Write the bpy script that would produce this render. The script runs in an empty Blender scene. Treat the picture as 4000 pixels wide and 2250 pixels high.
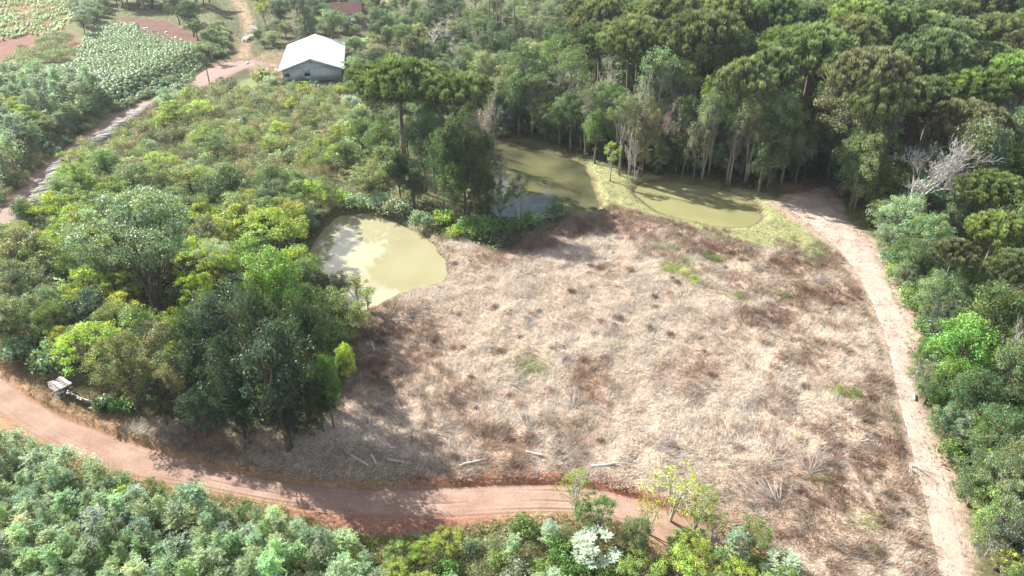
import bpy, math, random
import numpy as np
from math import sin, cos, pi, radians, sqrt, atan2
from mathutils import Vector, Matrix

# ------------------------------------------------------------------ camera, world, sun, exposure
SC = bpy.context.scene
COL = SC.collection
CAM_H, FOC, PITCH = 45.0, 1820.0, radians(31)
cam_d = bpy.data.cameras.new('camera')
cam = bpy.data.objects.new('camera', cam_d); COL.objects.link(cam)
cam_d.sensor_width = 36.0
cam_d.lens = 36.0 * FOC / 2576.0
cam_d.clip_start = 0.5; cam_d.clip_end = 6000
cam.location = (0, 0, CAM_H)
cam.rotation_euler = (pi / 2 - PITCH, 0, 0)
SC.camera = cam

SUN_EL = radians(35)
SHX, SHY = 0.80, -0.60            # direction the shadows fall
wd = bpy.data.worlds.new('World'); SC.world = wd; wd.use_nodes = True
nt = wd.node_tree; nt.nodes.clear()
sky = nt.nodes.new('ShaderNodeTexSky'); sky.sky_type = 'NISHITA'; sky.sun_disc = False
sky.sun_elevation = SUN_EL; sky.sun_rotation = atan2(-SHX, -SHY)
sky.air_density = 1.0; sky.dust_density = 1.2
bg = nt.nodes.new('ShaderNodeBackground'); bg.inputs[1].default_value = 0.062
wo = nt.nodes.new('ShaderNodeOutputWorld')
tc = nt.nodes.new('ShaderNodeTexCoord')
mp = nt.nodes.new('ShaderNodeMapping'); mp.inputs['Scale'].default_value = (1.6, 1.6, 3.4); mp.inputs['Location'].default_value = (17.0, 9.0, 3.7)
nz = nt.nodes.new('ShaderNodeTexNoise'); nz.inputs['Scale'].default_value = 1.5; nz.inputs['Detail'].default_value = 7
cr = nt.nodes.new('ShaderNodeValToRGB'); cr.color_ramp.elements[0].position = .545; cr.color_ramp.elements[1].position = .63
mx = nt.nodes.new('ShaderNodeMix'); mx.data_type = 'RGBA'
mx.inputs[7].default_value = (17.0, 17.0, 17.2, 1)
L = nt.links.new
L(tc.outputs['Generated'], mp.inputs[0]); L(mp.outputs[0], nz.inputs[0]); L(nz.outputs[0], cr.inputs[0])
L(cr.outputs[0], mx.inputs[0]); L(sky.outputs[0], mx.inputs[6]); L(mx.outputs[2], bg.inputs[0]); L(bg.outputs[0], wo.inputs[0])

sun_d = bpy.data.lights.new('sun', 'SUN'); sun_d.energy = 5.0; sun_d.angle = radians(0.5); sun_d.color = (1.0, .965, .90)
sun = bpy.data.objects.new('sun', sun_d); COL.objects.link(sun)
sv = Vector((-SHX * cos(SUN_EL), -SHY * cos(SUN_EL), sin(SUN_EL)))
sun.rotation_euler = sv.to_track_quat('Z', 'Y').to_euler(); sun.location = (-60, 60, 80)

vs = SC.view_settings
vs.view_transform = 'Standard'; vs.look = 'None'; vs.gamma = 1.0; vs.use_curve_mapping = False
vs.exposure = 1.68

RNG = np.random.default_rng(7)

# ------------------------------------------------------------------ helpers: noise, polygons, pixel rays
_H = np.random.default_rng(3).random((256, 256))
def vnoise(x, y):
    xi = np.floor(x).astype(int); yi = np.floor(y).astype(int)
    fx = x - xi; fy = y - yi
    fx = fx * fx * (3 - 2 * fx); fy = fy * fy * (3 - 2 * fy)
    a = _H[xi & 255, yi & 255]; b = _H[(xi + 1) & 255, yi & 255]
    c = _H[xi & 255, (yi + 1) & 255]; d = _H[(xi + 1) & 255, (yi + 1) & 255]
    return (a * (1 - fx) + b * fx) * (1 - fy) + (c * (1 - fx) + d * fx) * fy
def fbm(x, y, s, o=4, off=0.0):
    v = 0; a = .5; f = 1.0 / s
    for i in range(o):
        v = v + a * (vnoise(x * f + 17.3 * i + off, y * f + 9.1 * i + off * 1.7) - .5)
        a *= .5; f *= 2.03
    return v
def sst(a, b, x):
    t = np.clip((x - a) / (b - a), 0, 1)
    return t * t * (3 - 2 * t)
def sdf(poly, x, y):
    """signed distance, positive inside"""
    P = np.asarray(poly, float)[:, :2]
    lo = P.min(0); hi = P.max(0); bd = np.hypot(np.maximum(np.maximum(lo[0] - x, x - hi[0]), 0), np.maximum(np.maximum(lo[1] - y, y - hi[1]), 0))
    if x.size > 400:
        near = bd < 8
        out = -bd.astype(float)
        if near.any(): out[near] = _sdf(P, x[near], y[near])
        return out
    return _sdf(P, x, y)
def _sdf(P, x, y):
    d = np.full(x.shape, 1e18); ins = np.zeros(x.shape, bool)
    n = len(P)
    for i in range(n):
        ax, ay = P[i]; bx, by = P[(i + 1) % n]
        ex, ey = bx - ax, by - ay
        wx, wy = x - ax, y - ay
        t = np.clip((wx * ex + wy * ey) / (ex * ex + ey * ey + 1e-9), 0, 1)
        d = np.minimum(d, (wx - ex * t) ** 2 + (wy - ey * t) ** 2)
        c = ((ay > y) != (by > y)) & (x < ex * (y - ay) / (ey if abs(ey) > 1e-9 else 1e-9) + ax)
        ins ^= c
    d = np.sqrt(d)
    return np.where(ins, d, -d)
def ray(px, py):
    u = (px - 1288) / FOC; v = (724.5 - py) / FOC
    return u, cos(PITCH) + v * sin(PITCH), -sin(PITCH) + v * cos(PITCH)
def G(px, py, z=0.0):
    dx, dy, dz = ray(px, py); t = (z - CAM_H) / dz
    return dx * t, dy * t
def GP(pts, z=0.0):
    return np.array([G(a, b, z) for a, b in pts])
def depth_at(y, z):
    return y * cos(PITCH) + (CAM_H - z) * sin(PITCH)
def to_px(x, y, z):
    d = depth_at(y, z)
    vy = y * sin(PITCH) - (CAM_H - z) * cos(PITCH)
    return 1288 + FOC * x / d, 724.5 - FOC * vy / d
def smooth_poly(P, n=2):
    P = np.asarray(P, float)
    for _ in range(n):
        Q = np.roll(P, -1, 0)
        P = np.stack([.75 * P + .25 * Q, .25 * P + .75 * Q], 1).reshape(-1, 2)
    return P

WZ = -0.55
def ragged(P, a=.55):
    c = P.mean(0); d = P - c; r = np.linalg.norm(d, axis=1)[:, None]
    return P + d / r * a * 2 * (fbm(P[:, 0], P[:, 1], 2.4, 3, 71.) + .5 * fbm(P[:, 0], P[:, 1], .9, 2, 11.))[:, None]
POND1 = ragged(smooth_poly(GP([(861,779),(835,740),(800,716),(768,680),(775,636),(795,600),(826,566),(852,543),(891,540),(940,540),(975,550),(1020,570),(1060,590),(1097,622),(1121,658),(1129,690),(1114,712),(1054,722),(1008,738),(966,760),(944,775),(904,782)], WZ), 3))
POND2 = ragged(smooth_poly(GP([(1215,500),(1222,440),(1232,385),(1262,352),(1310,352),(1370,372),(1430,398),(1470,412),(1486,450),(1500,490),(1512,524),(1486,536),(1440,534),(1390,545),(1300,552),(1240,545)], WZ), 3))
POND3 = ragged(smooth_poly(GP([(1600,466),(1597,488),(1622,514),(1672,540),(1735,557),(1800,568),(1850,575),(1892,568),(1914,550),(1912,528),(1888,503),(1840,484),(1780,469),(1710,460),(1640,457)], WZ), 3))
ROAD_TOP = [(-120,845),(0,930),(60,985),(150,1035),(300,1092),(430,1132),(560,1167),(700,1196),(900,1216),(1100,1214),(1300,1206),(1420,1207),(1520,1220),(1620,1246),(1720,1285),(1850,1345),(2000,1440),(2100,1560),(2150,1700)]
ROAD_BOT = [(-140,960),(0,1040),(60,1080),(150,1130),(300,1185),(420,1215),(560,1240),(700,1265),(880,1292),(1100,1298),(1280,1288),(1400,1285),(1480,1290),(1560,1310),(1640,1350),(1740,1410),(1850,1500),(1930,1600),(1960,1720)]
ROAD = np.vstack([GP(ROAD_TOP), GP(ROAD_BOT)[::-1]])
UP_L = [(-160,640),(-80,565),(0,506),(60,452),(120,400),(190,345),(260,300),(330,262),(400,226),(460,202),(525,168),(585,150),(640,146),(700,160)]
UP_R = [(-160,820),(-60,700),(0,620),(35,565),(75,505),(128,430),(200,362),(268,318),(345,276),(410,245),(480,225),(545,203),(600,176),(650,160),(700,172)]
UROAD = np.vstack([GP(UP_L), GP(UP_R)[::-1]])
TRK_L = [(585,152),(600,120),(612,90),(606,50),(590,20),(570,-10)]
TRK_R = [(640,150),(628,122),(640,95),(640,55),(625,20),(610,-10)]
PATH_L = [(1925,508),(1990,552),(2060,600),(2110,650),(2150,710),(2185,780),(2215,860),(2240,960),(2262,1060),(2292,1180),(2322,1310),(2340,1400),(2350,1500),(2360,1620)]
PATH_R = [(2080,470),(2140,560),(2210,612),(2238,660),(2252,720),(2290,790),(2318,840),(2305,920),(2312,1000),(2350,1070),(2385,1150),(2408,1220),(2425,1300),(2445,1380),(2475,1490),(2500,1620)]
PATH = np.vstack([GP(PATH_L), GP(PATH_R)[::-1]])
FIELD = GP([(870,785),(960,765),(1060,725),(1130,705),(1135,660),(1100,610),(1160,600),(1250,640),(1330,590),(1440,545),(1540,515),(1620,535),(1700,565),(1800,592),(1920,622),(2060,640),(2120,690),(2160,760),(2195,860),(2225,960),(2250,1060),(2282,1180),(2312,1310),(2340,1450),(2350,1620),(2160,1620),(2100,1520),(2000,1430),(1850,1335),(1720,1275),(1620,1236),(1520,1212),(1420,1198),(1300,1198),(1100,1205),(900,1207),(700,1186),(560,1157),(430,1122),(300,1080),(420,1050),(780,1090),(860,1000),(890,880)])
LAWN = GP([(1450,395),(1560,425),(1640,440),(1900,480),(1960,500),(2010,560),(2060,605),(2000,640),(1900,622),(1780,600),(1650,560),(1560,522),(1500,540),(1470,500)])
BANKG = GP([(960,545),(1060,560),(1150,640),(1140,700),(1110,700),(1000,560)])
PLAT = np.array([G(a, b) for a, b in [(-700,900),(-260,690),(-160,628),(-80,553),(0,496),(60,442),(120,392),(190,338),(260,293),(330,255),(400,219),(460,195),(525,160),(560,140),(575,110),(585,60),(560,10),(540,-60),(400,-190)]])
CROP = GP([(262,55),(345,62),(352,88),(430,108),(500,112),(508,140),(485,165),(470,182),(430,202),(330,228),(275,250),(250,235),(60,200),(100,178),(190,160),(200,120),(222,85)], 2.4)
CROP2 = GP([(-200,-20),(186,-20),(192,40),(160,72),(60,66),(0,80),(-200,120)], 2.4)
SOIL = GP([(-200,60),(0,44),(90,62),(190,80),(200,120),(110,115),(0,140),(-200,200)], 2.4)
SOIL2_SHADED = GP([(300,40),(420,50),(500,90),(520,115),(420,112),(350,92),(300,70)], 2.4)  # bare soil patch; its shade is put into the darker brown
REDBANK = GP([(600,1250),(700,1268),(880,1290),(1100,1296),(1300,1285),(1290,1300),(1130,1330),(1000,1352),(880,1345),(760,1310),(650,1280)])
REDCUT = GP([(1000,1196),(1180,1186),(1420,1186),(1540,1200),(1640,1232),(1720,1270),(1700,1290),(1560,1232),(1420,1210),(1180,1212),(1000,1215)])
DIRTSPOT = GP([(1960,470),(2060,440),(2120,470),(2120,560),(2000,520)])
YARD = GP([(620,170),(660,130),(730,130),(735,215),(690,200),(640,190)])
LAWN2 = GP([(560,215),(640,190),(720,215),(730,232),(640,236),(560,240)])
GLADE = GP([(900,5),(1060,-10),(1060,12),(930,22)])
POWER = (528, 214)

def height(x, y):
    x = np.asarray(x, float); y = np.asarray(y, float)
    p = np.minimum.reduce([-sdf(POND1, x, y), -sdf(POND2, x, y), -sdf(POND3, x, y)])   # distance outside ponds
    dr = sdf(ROAD, x, y); du = sdf(UROAD, x, y); dp = sdf(PATH, x, y)
    calm = sst(0, 5, p) * (1 - .8 * sst(-2.5, .0, np.maximum(dr, du)))
    h = calm * 1.0 * fbm(x, y, 26, 3)
    f = sst(-.5, 2, sdf(FIELD, x, y))
    h = h + f * calm * (1.0 * fbm(x, y, 3.4, 3, 5.0) + .75 * fbm(x, y, 1.5, 2, 6.0))
    h = h - .45 * sst(-.35, .15, dr) - .25 * sst(-.6, .3, du)
    h = h + .5 * sst(-7, -2.5, dr) * sst(-.4, -2.5, dr) * 0
    b = sst(-1.6, .25, -p)
    h = h * (1 - b) + (WZ - .02) * b
    h = h - 1.0 * sst(0, 3, -p)
    pl = sdf(PLAT, x, y)
    h = h + 2.4 * sst(-.2, 5.5, pl) + .5 * sst(0, 3, pl) * fbm(x, y, 4, 3, 9.0)
    h = h + 30 * sst(320, 900, np.hypot(x, y)) + 5 * sst(250, 500, y) * fbm(x, y, 120, 3)
    return h
_GRIDS = []
for gx0, gx1, gy0, gy1, st in ((-90, 90, 20, 150, .5), (-420, 420, -60, 460, 1.5)):
    gxs = np.arange(gx0, gx1 + st, st); gys = np.arange(gy0, gy1 + st, st); A_, B_ = np.meshgrid(gxs, gys, indexing='ij')
    _GRIDS.append((gx0, gy0, st, height(A_, B_)))
def hg(x, y):
    """height from the sampled grids"""
    x = np.asarray(x, float); y = np.asarray(y, float); out = None
    for gx0, gy0, st, Z in _GRIDS[::-1]:
        u = (x - gx0) / st; v = (y - gy0) / st; ok = (u >= 0) & (v >= 0) & (u < Z.shape[0] - 1) & (v < Z.shape[1] - 1)
        u = np.clip(u, 0, Z.shape[0] - 1.001); v = np.clip(v, 0, Z.shape[1] - 1.001); i = u.astype(int); j = v.astype(int); fu = u - i; fv = v - j
        z = (Z[i, j] * (1 - fu) + Z[i + 1, j] * fu) * (1 - fv) + (Z[i, j + 1] * (1 - fu) + Z[i + 1, j + 1] * fu) * fv
        out = z if out is None else np.where(ok, z, out)
    return out
def hz(x, y):
    return float(hg(np.array([x]), np.array([y]))[0])
def GG(px, py, zoff=0.0):
    z = 0.0
    for _ in range(5):
        x, y = G(px, py, z + zoff); z = .4 * z + .6 * hz(x, y)
    x, y = G(px, py, z + zoff)
    return x, y, hz(x, y)

# ------------------------------------------------------------------ materials
def new_mat(name):
    m = bpy.data.materials.new(name); m.use_nodes = True
    n = m.node_tree; n.nodes.clear()
    return m, n, n.links.new
def node(n, t, **kw):
    o = n.nodes.new(t)
    for k, v in kw.items(): setattr(o, k, v)
    return o
def mixc(n, fac, a, b, blend='MIX'):
    m = node(n, 'ShaderNodeMix', data_type='RGBA', blend_type=blend)
    for i, v in ((0, fac), (6, a), (7, b)):
        if isinstance(v, bpy.types.NodeSocket): n.links.new(v, m.inputs[i])
        else: m.inputs[i].default_value = v if i == 0 else (*v, 1) if len(v) == 3 else v
    return m.outputs[2]
def noise(n, scale, detail=4, rough=.6, vec=None):
    t = node(n, 'ShaderNodeTexNoise'); t.inputs['Scale'].default_value = scale
    t.inputs['Detail'].default_value = detail; t.inputs['Roughness'].default_value = rough
    if vec: n.links.new(vec, t.inputs[0])
    return t
def ramp(n, src, p0, p1, c0=(0, 0, 0), c1=(1, 1, 1)):
    r = node(n, 'ShaderNodeValToRGB'); e = r.color_ramp.elements
    e[0].position = p0; e[1].position = p1; e[0].color = (*c0, 1); e[1].color = (*c1, 1)
    n.links.new(src, r.inputs[0]); return r.outputs[0]

def foliage_mat(name, transl, rough, spec, tc_=(1.35, 1.45, .65)):
    m, n, l = new_mat(name)
    oi = node(n, 'ShaderNodeObjectInfo'); at = node(n, 'ShaderNodeAttribute', attribute_name='Col')
    c = mixc(n, 1.0, oi.outputs['Color'], at.outputs['Color'], 'MULTIPLY')
    pb = node(n, 'ShaderNodeBsdfPrincipled'); pb.inputs['Roughness'].default_value = rough
    pb.inputs['Specular IOR Level'].default_value = spec
    l(c, pb.inputs['Base Color'])
    out = node(n, 'ShaderNodeOutputMaterial')
    if transl > 0:
        tr = node(n, 'ShaderNodeBsdfTranslucent')
        l(mixc(n, 1.0, c, tc_, 'MULTIPLY'), tr.inputs[0])
        ms = node(n, 'ShaderNodeMixShader'); ms.inputs[0].default_value = transl
        l(pb.outputs[0], ms.inputs[1]); l(tr.outputs[0], ms.inputs[2]); l(ms.outputs[0], out.inputs[0])
    else: l(pb.outputs[0], out.inputs[0])
    return m
M_LEAF = foliage_mat('leaf', .33, .5, .35)
M_NEEDLE = foliage_mat('needle', .2, .55, .3)
M_GRASS = foliage_mat('dry_grass', .2, .6, .3, (1.05, .98, .9))

def bark_mat():
    m, n, l = new_mat('bark')
    oi = node(n, 'ShaderNodeObjectInfo'); tc = node(n, 'ShaderNodeTexCoord')
    mp = node(n, 'ShaderNodeMapping'); mp.inputs['Scale'].default_value = (1, 1, .35); l(tc.outputs['Object'], mp.inputs[0])
    t = noise(n, 5, 6, .7, mp.outputs[0])
    c = mixc(n, t.outputs[0], (.45, .45, .42), (1.5, 1.5, 1.5))
    c2 = mixc(n, 1.0, oi.outputs['Color'], c, 'MULTIPLY')
    pb = node(n, 'ShaderNodeBsdfPrincipled'); pb.inputs['Roughness'].default_value = .85
    l(c2, pb.inputs['Base Color'])
    bp = node(n, 'ShaderNodeBump'); bp.inputs['Strength'].default_value = .6; bp.inputs['Distance'].default_value = .05
    l(t.outputs[0], bp.inputs['Height']); l(bp.outputs[0], pb.inputs['Normal'])
    out = node(n, 'ShaderNodeOutputMaterial'); l(pb.outputs[0], out.inputs[0]); return m
M_BARK = bark_mat()

def ground_mat():
    m, n, l = new_mat('ground')
    at = node(n, 'ShaderNodeAttribute', attribute_name='Col'); tc = node(n, 'ShaderNodeTexCoord')
    a = noise(n, .35, 8, .65, tc.outputs['Object']); b = noise(n, 3.5, 6, .7, tc.outputs['Object']); d = noise(n, 14, 3, .6, tc.outputs['Object'])
    c = mixc(n, ramp(n, a.outputs[0], .3, .7), (.72, .72, .72), (1.25, 1.22, 1.18))
    c = mixc(n, 1.0, at.outputs['Color'], c, 'MULTIPLY')
    c = mixc(n, 1.0, c, mixc(n, ramp(n, b.outputs[0], .3, .72), (.6, .58, .56), (1.35, 1.33, 1.3)), 'MULTIPLY')
    c = mixc(n, 1.0, c, mixc(n, ramp(n, d.outputs[0], .35, .65), (.8, .8, .8), (1.2, 1.2, 1.2)), 'MULTIPLY')
    pb = node(n, 'ShaderNodeBsdfPrincipled'); pb.inputs['Roughness'].default_value = .95; pb.inputs['Specular IOR Level'].default_value = .15
    l(c, pb.inputs['Base Color'])
    bp = node(n, 'ShaderNodeBump'); bp.inputs['Strength'].default_value = .7; bp.inputs['Distance'].default_value = .12
    l(b.outputs[0], bp.inputs['Height']); l(bp.outputs[0], pb.inputs['Normal'])
    out = node(n, 'ShaderNodeOutputMaterial'); l(pb.outputs[0], out.inputs[0]); return m
M_GROUND = ground_mat()

def road_mat(name, base, red, pale, tracks=True, litter=0.0):
    """u across 0..1, v metres along; base soil, redder soil at the edges, pale gravel on the crown"""
    m, n, l = new_mat(name)
    uv = node(n, 'ShaderNodeAttribute', attribute_name='uvr'); tc = node(n, 'ShaderNodeTexCoord')
    a = noise(n, .5, 6, .6, tc.outputs['Object']); b = noise(n, 9, 6, .75, tc.outputs['Object'])
    mp = node(n, 'ShaderNodeMapping'); mp.inputs['Scale'].default_value = (7, .16, 1); l(uv.outputs['Vector'], mp.inputs[0])
    s = noise(n, 1.6, 5, .6, mp.outputs[0])
    c = mixc(n, ramp(n, a.outputs[0], .35, .65), base, pale)
    if tracks:
        c = mixc(n, ramp(n, s.outputs[0], .5, .8, (0, 0, 0), (.4, .4, .4)), c, red)
        sx = node(n, 'ShaderNodeSeparateXYZ'); l(uv.outputs['Vector'], sx.inputs[0])
        e = node(n, 'ShaderNodeMath', operation='SUBTRACT'); l(sx.outputs[0], e.inputs[0]); e.inputs[1].default_value = .5
        e2 = node(n, 'ShaderNodeMath', operation='ABSOLUTE'); l(e.outputs[0], e2.inputs[0])
        e3 = node(n, 'ShaderNodeMath', operation='ADD'); l(e2.outputs[0], e3.inputs[0])
        e4 = node(n, 'ShaderNodeMath', operation='MULTIPLY'); l(a.outputs[0], e4.inputs[0]); e4.inputs[1].default_value = .3; l(e4.outputs[0], e3.inputs[1])
        c = mixc(n, ramp(n, e3.outputs[0], .5, .66), c, red)
    c = mixc(n, 1.0, c, mixc(n, ramp(n, b.outputs[0], .3, .7), (.66, .64, .62), (1.3, 1.28, 1.26)), 'MULTIPLY')
    if litter:
        v = node(n, 'ShaderNodeTexVoronoi'); v.inputs['Scale'].default_value = 5.5; l(tc.outputs['Object'], v.inputs[0])
        c = mixc(n, ramp(n, v.outputs['Distance'], .1, .28, (litter,) * 3, (0, 0, 0)), c, tuple(x * .45 for x in base))
    pb = node(n, 'ShaderNodeBsdfPrincipled'); pb.inputs['Roughness'].default_value = .95; pb.inputs['Specular IOR Level'].default_value = .15
    l(c, pb.inputs['Base Color'])
    bp = node(n, 'ShaderNodeBump'); bp.inputs['Strength'].default_value = .55; bp.inputs['Distance'].default_value = .06
    bm = mixc(n, .2, b.outputs[0], s.outputs[0]); l(bm, bp.inputs['Height']); l(bp.outputs[0], pb.inputs['Normal'])
    out = node(n, 'ShaderNodeOutputMaterial'); l(pb.outputs[0], out.inputs[0]); return m
M_ROAD = road_mat('dirt_road', (.235, .15, .115), (.205, .10, .07), (.30, .215, .17))
M_PATH = road_mat('dry_path', (.31, .245, .20), (.23, .16, .11), (.40, .33, .28), tracks=False, litter=.7)

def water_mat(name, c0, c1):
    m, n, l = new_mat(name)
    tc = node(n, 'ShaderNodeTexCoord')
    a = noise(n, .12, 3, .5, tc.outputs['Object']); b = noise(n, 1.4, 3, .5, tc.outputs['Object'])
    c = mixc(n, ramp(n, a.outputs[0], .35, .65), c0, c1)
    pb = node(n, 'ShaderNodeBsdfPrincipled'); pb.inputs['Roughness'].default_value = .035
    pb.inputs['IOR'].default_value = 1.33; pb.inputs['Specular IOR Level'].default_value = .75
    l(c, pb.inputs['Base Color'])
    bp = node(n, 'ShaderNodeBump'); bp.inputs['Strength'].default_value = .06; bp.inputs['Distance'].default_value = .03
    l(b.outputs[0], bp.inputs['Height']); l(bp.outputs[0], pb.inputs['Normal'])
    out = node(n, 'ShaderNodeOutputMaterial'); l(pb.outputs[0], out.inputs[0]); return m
M_WATER1 = water_mat('muddy_water', (.24, .22, .125), (.275, .255, .15))
M_WATER2 = water_mat('shaded_green_brown_water', (.045, .048, .027), (.12, .115, .055))  # tree shade and forest reflection put into this pond's darker colour
M_WATER3 = water_mat('olive_water', (.195, .187, .085), (.235, .225, .11))

def plain_mat(name, col, rough=.8, var=.15, scale=3, stretch=(1, 1, 1), spec=.4, bump=.3):
    m, n, l = new_mat(name)
    tc = node(n, 'ShaderNodeTexCoord'); mp = node(n, 'ShaderNodeMapping'); mp.inputs['Scale'].default_value = stretch
    l(tc.outputs['Object'], mp.inputs[0])
    t = noise(n, scale, 6, .65, mp.outputs[0])
    lo = tuple(x * (1 - var) for x in col); hi = tuple(min(1, x * (1 + var)) for x in col)
    c = mixc(n, ramp(n, t.outputs[0], .3, .7), lo, hi)
    pb = node(n, 'ShaderNodeBsdfPrincipled'); pb.inputs['Roughness'].default_value = rough; pb.inputs['Specular IOR Level'].default_value = spec
    l(c, pb.inputs['Base Color'])
    bp = node(n, 'ShaderNodeBump'); bp.inputs['Strength'].default_value = bump; bp.inputs['Distance'].default_value = .02
    l(t.outputs[0], bp.inputs['Height']); l(bp.outputs[0], pb.inputs['Normal'])
    out = node(n, 'ShaderNodeOutputMaterial'); l(pb.outputs[0], out.inputs[0]); return m
M_ROOFS = plain_mat('fibre_cement', (.52, .52, .525), .75, .2, .7, (1, 5, 1))
M_CONC = plain_mat('concrete_wall', (.43, .44, .45), .9, .22, .9, (1, 1, 1.5))
M_CONC2 = plain_mat('foundation', (.12, .10, .09), .95, .3, 2)
M_DARK = plain_mat('dark_opening', (.008, .009, .012), .6, .2, 3)
M_TILE = plain_mat('roof_tile', (.12, .05, .04), .85, .3, 3)
M_BLUEW = plain_mat('pale_blue_wall', (.55, .66, .70), .85, .08, 1)
M_METAL = plain_mat('corrugated_sheet', (.50, .51, .52), .55, .2, 2)
M_LOG = plain_mat('cut_log', (.40, .37, .335), .85, .4, 1.7, (1, 1, 4))
M_LOGD = plain_mat('dark_log', (.20, .17, .15), .9, .4, 1.7)
M_PLANK = plain_mat('weathered_plank', (.50, .47, .44), .85, .3, 2.5, (1, 6, 6))
M_SACK = plain_mat('white_sack', (.75, .75, .74), .6, .08, 3)
M_POLE = plain_mat('pole_wood', (.10, .08, .07), .9, .3, 6)
M_NEST = plain_mat('dry_palm', (.30, .19, .11), .95, .4, 5)
M_STONE = plain_mat('red_earth', (.17, .08, .055), .95, .3, 5)

# ------------------------------------------------------------------ mesh helpers
def mk_mesh(name, V, F, mat, col=None, smooth=False, extra=None):
    """F: list of (n,k) int arrays"""
    me = bpy.data.meshes.new(name)
    V = np.asarray(V, np.float32); me.vertices.add(len(V)); me.vertices.foreach_set('co', V.ravel())
    F = [np.asarray(f) for f in (F if isinstance(F, list) else [F]) if len(f)]
    loops = np.concatenate([f.ravel() for f in F]).astype(np.int32)
    tot = np.concatenate([np.full(len(f), f.shape[1]) for f in F]).astype(np.int32)
    me.loops.add(len(loops)); me.loops.foreach_set('vertex_index', loops)
    me.polygons.add(len(tot)); me.polygons.foreach_set('loop_start', np.concatenate([[0], np.cumsum(tot)[:-1]]).astype(np.int32))
    me.polygons.foreach_set('loop_total', tot)
    if smooth: me.polygons.foreach_set('use_smooth', np.ones(len(tot), bool))
    me.update(calc_edges=True)
    if col is not None:
        c = np.ones((len(V), 4), np.float32); c[:, :3] = col
        at = me.color_attributes.new('Col', 'FLOAT_COLOR', 'POINT'); at.data.foreach_set('color', c.ravel())
    if extra is not None:
        at = me.attributes.new('uvr', 'FLOAT_VECTOR', 'POINT'); at.data.foreach_set('vector', np.asarray(extra, np.float32).ravel())
    me.materials.append(mat)
    return me
def obj(name, me, parent=None, loc=(0, 0, 0), rot=(0, 0, 0), color=None):
    o = bpy.data.objects.new(name, me); COL.objects.link(o)
    o.location = loc; o.rotation_euler = rot
    if parent is not None: o.parent = parent
    if color is not None: o.color = (*color, 1)
    return o
def tag(o, label=None, cat=None, group=None, kind=None):
    if label: o['label'] = label
    if cat: o['category'] = cat
    if group: o['group'] = group
    if kind: o['kind'] = kind
    return o
class MB:
    """collects tubes and boxes"""
    def __init__(s): s.V = []; s.F4 = []; s.F3 = []; s.n = 0
    def add(s, V, F4=None, F3=None):
        V = np.asarray(V, float)
        if F4 is not None and len(F4): s.F4.append(np.asarray(F4) + s.n)
        if F3 is not None and len(F3): s.F3.append(np.asarray(F3) + s.n)
        s.V.append(V); s.n += len(V)
    def tube(s, P, R, k=5):
        P = np.asarray(P, float); n = len(P); R = np.broadcast_to(np.asarray(R, float), (n,))
        T = np.gradient(P, axis=0); T /= np.linalg.norm(T, axis=1)[:, None] + 1e-9
        ref = np.array([0, 0, 1.]) if abs(T[:, 2]).mean() < .8 else np.array([1., 0, 0])
        A = np.cross(T, ref); A /= np.linalg.norm(A, axis=1)[:, None] + 1e-9; B = np.cross(T, A)
        a = np.arange(k) * 2 * pi / k
        V = P[:, None] + R[:, None, None] * (np.cos(a)[None, :, None] * A[:, None] + np.sin(a)[None, :, None] * B[:, None])
        i, j = np.meshgrid(np.arange(n - 1), np.arange(k), indexing='ij'); j2 = (j + 1) % k
        F = np.stack([i * k + j, i * k + j2, (i + 1) * k + j2, (i + 1) * k + j], -1).reshape(-1, 4)
        c = len(V.reshape(-1, 3))
        V = np.vstack([V.reshape(-1, 3), P[-1] + T[-1] * R[-1] * .3, P[0]])
        jj = np.arange(k)
        F3 = np.vstack([np.stack([(n - 1) * k + jj, (n - 1) * k + (jj + 1) % k, np.full(k, c)], 1), np.stack([(jj + 1) % k, jj, np.full(k, c + 1)], 1)])
        s.add(V, F, F3)
    def box(s, c, size, R=None):
        h = np.asarray(size, float) / 2
        V = np.array([[x, y, z] for x in (-1, 1) for y in (-1, 1) for z in (-1, 1)]) * h
        if R is not None: V = V @ np.asarray(R).T
        s.add(V + np.asarray(c), [[0, 1, 3, 2], [4, 6, 7, 5], [0, 4, 5, 1], [2, 3, 7, 6], [0, 2, 6, 4], [1, 5, 7, 3]])
    def mesh(s, name, mat, smooth=False, col=None):
        F = []
        if s.F4: F.append(np.vstack(s.F4))
        if s.F3: F.append(np.vstack(s.F3))
        return mk_mesh(name, np.vstack(s.V), F, mat, smooth=smooth, col=col)
def unit(v): return v / (np.linalg.norm(v, axis=-1, keepdims=True) + 1e-9)
def rdir(rng, n, up=0.0):
    d = unit(rng.normal(size=(n, 3))); d[:, 2] += up
    return unit(d)
def leaf_quads(P, N, Ls, Ws, rng):
    """diamond leaves at P facing N"""
    n = len(P); A = unit(np.cross(N, rng.normal(size=(n, 3)))); B = np.cross(N, A)
    Ls = np.broadcast_to(Ls, (n,))[:, None]; Ws = np.broadcast_to(Ws, (n,))[:, None]
    V = np.stack([P - A * Ls / 2, P + B * Ws / 2 - A * Ls * .05, P + A * Ls / 2 - N * Ls * .12, P - B * Ws / 2 - A * Ls * .05], 1)
    return V.reshape(-1, 3), np.arange(4 * n).reshape(n, 4)
def blades(P0, P1, W, rng):
    n = len(P0); D = P1 - P0; S = unit(np.cross(D, rng.normal(size=(n, 3)))) * np.broadcast_to(W, (n,))[:, None] / 2
    V = np.stack([P0 - S, P0 + S, P1], 1)
    return V.reshape(-1, 3), np.arange(3 * n).reshape(n, 3)
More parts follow.
